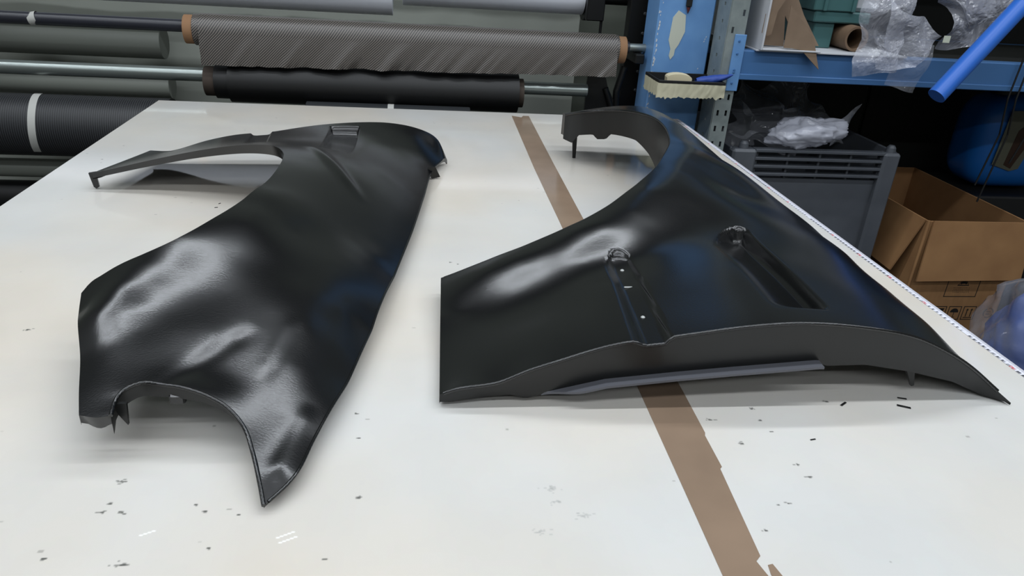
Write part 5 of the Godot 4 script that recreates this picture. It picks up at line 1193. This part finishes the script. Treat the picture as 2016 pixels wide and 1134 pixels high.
# ---- things on the floor to the right of the table
func floor_items() -> void:
	var grey := material(Color(1, 1, 1), 0.5)
	grey.albedo_texture = noise_tex(0.008, Color(0.29, 0.305, 0.33), Color(0.35, 0.365, 0.39), 256, 4, 51)
	tri(grey, 2.0)
	var t := thing("plastic_crate", "tall dark grey plastic crate with slotted rim standing right of the table", "crate", Vector3(1.335, 0, -2.30))
	var rim := TOP - 0.085
	var w := 0.60
	part("front_wall", box(Vector3(w, rim - 0.10, 0.012), 0.002), grey, t, Vector3(0, (rim - 0.10) / 2, 0))
	part("back_wall", box(Vector3(w, rim, 0.012), 0.002), grey, t, Vector3(0, rim / 2, -0.54))
	for s in [-1.0, 1.0]:
		part("side_wall", box(Vector3(0.012, rim, 0.54), 0.002), grey, t, Vector3(s * (w / 2 - 0.006), rim / 2, -0.27))
		var cp := part("corner_post", box(Vector3(0.085 if s < 0 else 0.06, rim, 0.05), 0.008), grey, t, Vector3(s * (w / 2 - (0.0425 if s < 0 else 0.03)), rim / 2, 0.006))
		part("corner_knob", lathe([Vector2(0.0, 0.026), Vector2(0.009, 0.024), Vector2(0.015, 0.016), Vector2(0.017, 0.0)], 1, 20), grey, cp, Vector3(0, rim / 2, 0.0))
	part("floor_plate", box(Vector3(w, 0.012, 0.54), 0.002), grey, t, Vector3(0, 0.03, -0.27))
	for k in 4:
		part("slat", box(Vector3(w - 0.14, 0.009, 0.034), 0.001), grey, t, Vector3(0.012, rim - 0.005 - k * 0.0265, 0.006))
	for k in 5:
		part("divider", box(Vector3(0.008, 0.10, 0.018), 0.001), grey, t, Vector3(-0.205 + 0.112 * k, rim - 0.05, 0.0))
	lone("plastic_bag", crumpled([at(1.13, 0.055, -2.60), at(1.46, 0.06, -2.62), at(1.08, -0.13, -2.40), at(1.50, -0.10, -2.45)], 0.05, 61, 60), M.clear, "large thin clear bag filling the dark grey crate under the blue shelf", "plastic bag")
	var bag := lone("plastic_bag", blob(Vector3(0.165, 0.060, 0.085), 62, 0.22, 8.0, 0.35), M.wrap, "bunched bubble-wrap bag lying on the dark grey crate's front rim", "plastic bag", at(1.31, -0.035, -2.325))
	bag.rotation.z = 0.12
	lone("plastic_bag", crumpled([at(1.43, -0.01, -2.36), at(1.53, 0.045, -2.40), at(1.42, -0.09, -2.36), at(1.46, -0.085, -2.38)], 0.012, 63, 20), M.milky, "stiff clear plastic corner standing up beside the bunched bubble wrap", "plastic bag")

	# the open carton
	var kraft := material(Color(1, 1, 1), 0.85)
	kraft.albedo_texture = noise_tex(0.015, Color(0.56, 0.41, 0.265), Color(0.62, 0.465, 0.305), 256, 4, 71)
	tri(kraft, 1.6)
	t = thing("cardboard_box", "open brown cardboard box with flaps folded out, right of the grey crate", "box", Vector3(1.767, 0, -2.215))
	var bw := 0.395
	var bd := 0.68
	var bh := TOP - 0.303
	var print_mat := material(Color(1, 1, 1), 0.85)
	print_mat.albedo_texture = ImageTexture.create_from_image(box_print(bw, bh))
	part("front_panel", box(Vector3(bw, bh, 0.006), 0.001), print_mat, t, Vector3(bw / 2, bh / 2, -0.003))
	part("back_panel", box(Vector3(bw, bh, 0.006), 0.001), kraft, t, Vector3(bw / 2, bh / 2, -bd + 0.003))
	part("side_panel", box(Vector3(0.006, bh, bd), 0.001), kraft, t, Vector3(0.003, bh / 2, -bd / 2))
	part("side_panel", box(Vector3(0.006, bh, bd), 0.001), kraft, t, Vector3(bw - 0.003, bh / 2, -bd / 2))
	part("bottom", box(Vector3(bw, 0.006, bd), 0.001), kraft, t, Vector3(bw / 2, 0.004, -bd / 2))
	var fl := part("flap", prism(PackedVector2Array([Vector2(0.002, 0), Vector2(bw - 0.002, 0), Vector2(bw + 0.006, -0.215), Vector2(-0.008, -0.222)]), 0.006), kraft, t, Vector3(0.014, bh + 0.003, 0.006))
	fl.rotation.x = -0.09
	var side := part("flap", prism(PackedVector2Array([Vector2(0.0, 0), Vector2(0.42, 0), Vector2(0.40, -0.205), Vector2(0.04, -0.215)]), 0.006), kraft, t, Vector3(-0.004, bh + 0.002, -0.01))
	side.rotation = Vector3(0, PI / 2, 0)
	side.rotate_object_local(Vector3.RIGHT, 0.22)
	part("seam", tube([Vector3(0.004, bh + 0.001, -0.002), Vector3(0.004, 0.02, -0.002)], 0.006, 10), kraft, t)

	var can_blue := material(Color(0.09, 0.38, 0.68), 0.35)
	t = thing("dark_crate", "black box under the blue canister behind the cardboard box", "box", Vector3(2.435, 0, -2.72))
	part("crate_body", box(Vector3(0.51, TOP - 0.315, 0.36), 0.006), material(Color(0.06, 0.062, 0.066), 0.6), t, Vector3(0, (TOP - 0.315) / 2, 0))
	part("edge_label", box(Vector3(0.012, 0.03, 0.003), 0.0005), material(Color(0.3, 0.3, 0.29), 0.7), t, Vector3(-0.235, TOP - 0.35, 0.181))
	t = thing("canister", "blue plastic canister with a torn paper label, under the shelf at right", "canister", at(2.39, -0.312, -2.71))
	part("canister_body", rounded_block(Vector3(0.40, 0.37, 0.24), 0.055), can_blue, t, Vector3(0, 0.19, 0))
	part("neck", lathe([Vector2(0.045, 0.0), Vector2(0.045, 0.03), Vector2(0.052, 0.03), Vector2(0.052, 0.055), Vector2(0.0, 0.055)], 1, 24), material(Color(0.02, 0.02, 0.02), 0.5), t, Vector3(-0.09, 0.37, 0))
	var lab := part("paper_label", prism(PackedVector2Array([Vector2(-0.135, 0.115), Vector2(-0.125, 0.325), Vector2(-0.02, 0.33), Vector2(0.03, 0.34), Vector2(-0.01, 0.245), Vector2(0.0, 0.16), Vector2(-0.015, 0.10), Vector2(-0.05, 0.09)]), 0.001), material(Color(0.36, 0.36, 0.30), 0.7), t, Vector3(0, 0, 0.1215))
	part("label_stain", prism(PackedVector2Array([Vector2(-0.085, 0.115), Vector2(-0.07, 0.25), Vector2(-0.03, 0.29), Vector2(-0.01, 0.20), Vector2(-0.05, 0.10)]), 0.001), material(Color(0.20, 0.11, 0.04), 0.7), lab, Vector3(0, 0, 0.001))
	t = thing("rubbish_bag", "blue bag wrapped in loose milky film on the floor, lower right", "bag", Vector3(1.98, 0, -1.80))
	part("inner_bag", blob(Vector3(0.20, 0.27, 0.17), 81, 0.10, 5.0, 0.25), material(Color(0.16, 0.29, 0.58), 0.4), t, Vector3(0, 0.275, 0))
	part("film", blob(Vector3(0.245, 0.30, 0.215), 82, 0.12, 5.0, 0.22), M.clear, t, Vector3(-0.01, 0.305, 0))

func rounded_block(s: Vector3, r: float) -> ArrayMesh:
	var rows := []
	var n := 24
	for i in n + 1:
		var th := PI * i / n
		var row := PackedVector3Array()
		for j in 49:
			var ph := TAU * j / 48.0
			var d := Vector3(sin(th) * cos(ph), cos(th), sin(th) * sin(ph))
			var e := Vector3(signf(d.x) * pow(absf(d.x), 0.35), signf(d.y) * pow(absf(d.y), 0.35), signf(d.z) * pow(absf(d.z), 0.35))
			row.append(Vector3(clampf(e.x, -1, 1) * (s.x / 2 - r), clampf(e.y, -1, 1) * (s.y / 2 - r), clampf(e.z, -1, 1) * (s.z / 2 - r)) + d * r)
		rows.append(row)
	return surface(rows, true)

# print on the front of the cardboard box: warning frame, icons, recycling mark
func box_print(bw: float, bh: float) -> Image:
	var n := 640
	var hpx := int(n * bh / bw)
	var im := Image.create(n, hpx, false, Image.FORMAT_RGB8)
	var grain := FastNoiseLite.new()
	grain.seed = 71
	grain.frequency = 0.02
	for y in range(0, hpx, 4):
		for x in range(0, n, 4):
			var k := 0.5 + 0.5 * grain.get_noise_2d(x, y * 0.25)
			im.fill_rect(Rect2i(x, y, 4, 4), Color(0.56, 0.41, 0.265).lerp(Color(0.62, 0.465, 0.305), k))
	var ink := Color(0.07, 0.055, 0.045)
	var X := func(m: float) -> int: return int(m / bw * n)
	var Y := func(m: float) -> int: return int((bh - m) / bw * n)
	var frame := func(x: int, y: int, w: int, h: int, k: int) -> void:
		im.fill_rect(Rect2i(x, y, w, k), ink)
		im.fill_rect(Rect2i(x, y + h - k, w, k), ink)
		im.fill_rect(Rect2i(x, y, k, h), ink)
		im.fill_rect(Rect2i(x + w - k, y, k, h), ink)
	# warning frame with a triangle and lines of small print
	var fx: int = X.call(0.155)
	var fy: int = Y.call(0.402)
	frame.call(fx, fy, 210, 160, 5)
	for r in 60:
		im.fill_rect(Rect2i(fx + 105 - r * 35 / 60, fy + 22 + r, 3, 1), ink)
		im.fill_rect(Rect2i(fx + 103 + r * 35 / 60, fy + 22 + r, 3, 1), ink)
	im.fill_rect(Rect2i(fx + 68, fy + 80, 74, 6), ink)
	im.fill_rect(Rect2i(fx + 92, fy + 50, 26, 22), ink)
	im.fill_rect(Rect2i(fx + 84, fy + 60, 10, 16), ink)
	im.fill_rect(Rect2i(fx + 116, fy + 58, 10, 18), ink)
	for r in 4:
		for c in 11:
			im.fill_rect(Rect2i(fx + 48 + c * 10 + (r % 2) * 4, fy + 98 + r * 10, 7 - (c * 3 + r) % 4, 3), Color(0.17, 0.125, 0.085))
	# icon row
	var iy: int = Y.call(0.265)
	for k in 3:
		var ix: int = X.call(0.135) + k * 98
		frame.call(ix, iy, 84, 92, 5)
		if k == 0:
			for r in 30:
				im.fill_rect(Rect2i(ix + 14 + r / 3, iy + 14 + r, 56 - r * 2 / 3, 1), ink)
			im.fill_rect(Rect2i(ix + 39, iy + 44, 6, 28), ink)
			im.fill_rect(Rect2i(ix + 26, iy + 72, 32, 6), ink)
		elif k == 1:
			for r in 28:
				var hw := int(sqrt(maxf(0.0, 28.0 * 28.0 - (28.0 - r) * (28.0 - r))))
				im.fill_rect(Rect2i(ix + 42 - hw, iy + 14 + r, hw * 2, 1), ink)
			im.fill_rect(Rect2i(ix + 40, iy + 42, 4, 32), ink)
			im.fill_rect(Rect2i(ix + 40, iy + 72, 14, 4), ink)
		else:
			for s in [22, 50]:
				im.fill_rect(Rect2i(ix + s + 3, iy + 28, 6, 42), ink)
				for r in 14:
					im.fill_rect(Rect2i(ix + s + 6 - r * 9 / 14, iy + 14 + r, r * 18 / 14 + 1, 1), ink)
			im.fill_rect(Rect2i(ix + 14, iy + 74, 56, 5), ink)
	var rc := Vector2i(X.call(0.362), Y.call(0.238))
	for a in 120:
		if a % 40 > 6:
			for q in 6:
				im.set_pixel(clampi(rc.x + int((30 + q) * cos(TAU * a / 120.0)), 0, n - 1), clampi(rc.y + int((30 + q) * sin(TAU * a / 120.0)), 0, hpx - 1), Color(0.24, 0.16, 0.08))
			im.fill_rect(Rect2i(rc.x + int(31 * cos(TAU * a / 120.0)), rc.y + int(31 * sin(TAU * a / 120.0)), 4, 4), Color(0.24, 0.16, 0.08))
	im.fill_rect(Rect2i(rc.x - 14, rc.y - 10, 28, 6), Color(0.24, 0.16, 0.08))
	im.fill_rect(Rect2i(rc.x - 14, rc.y + 6, 28, 6), Color(0.24, 0.16, 0.08))
	return im
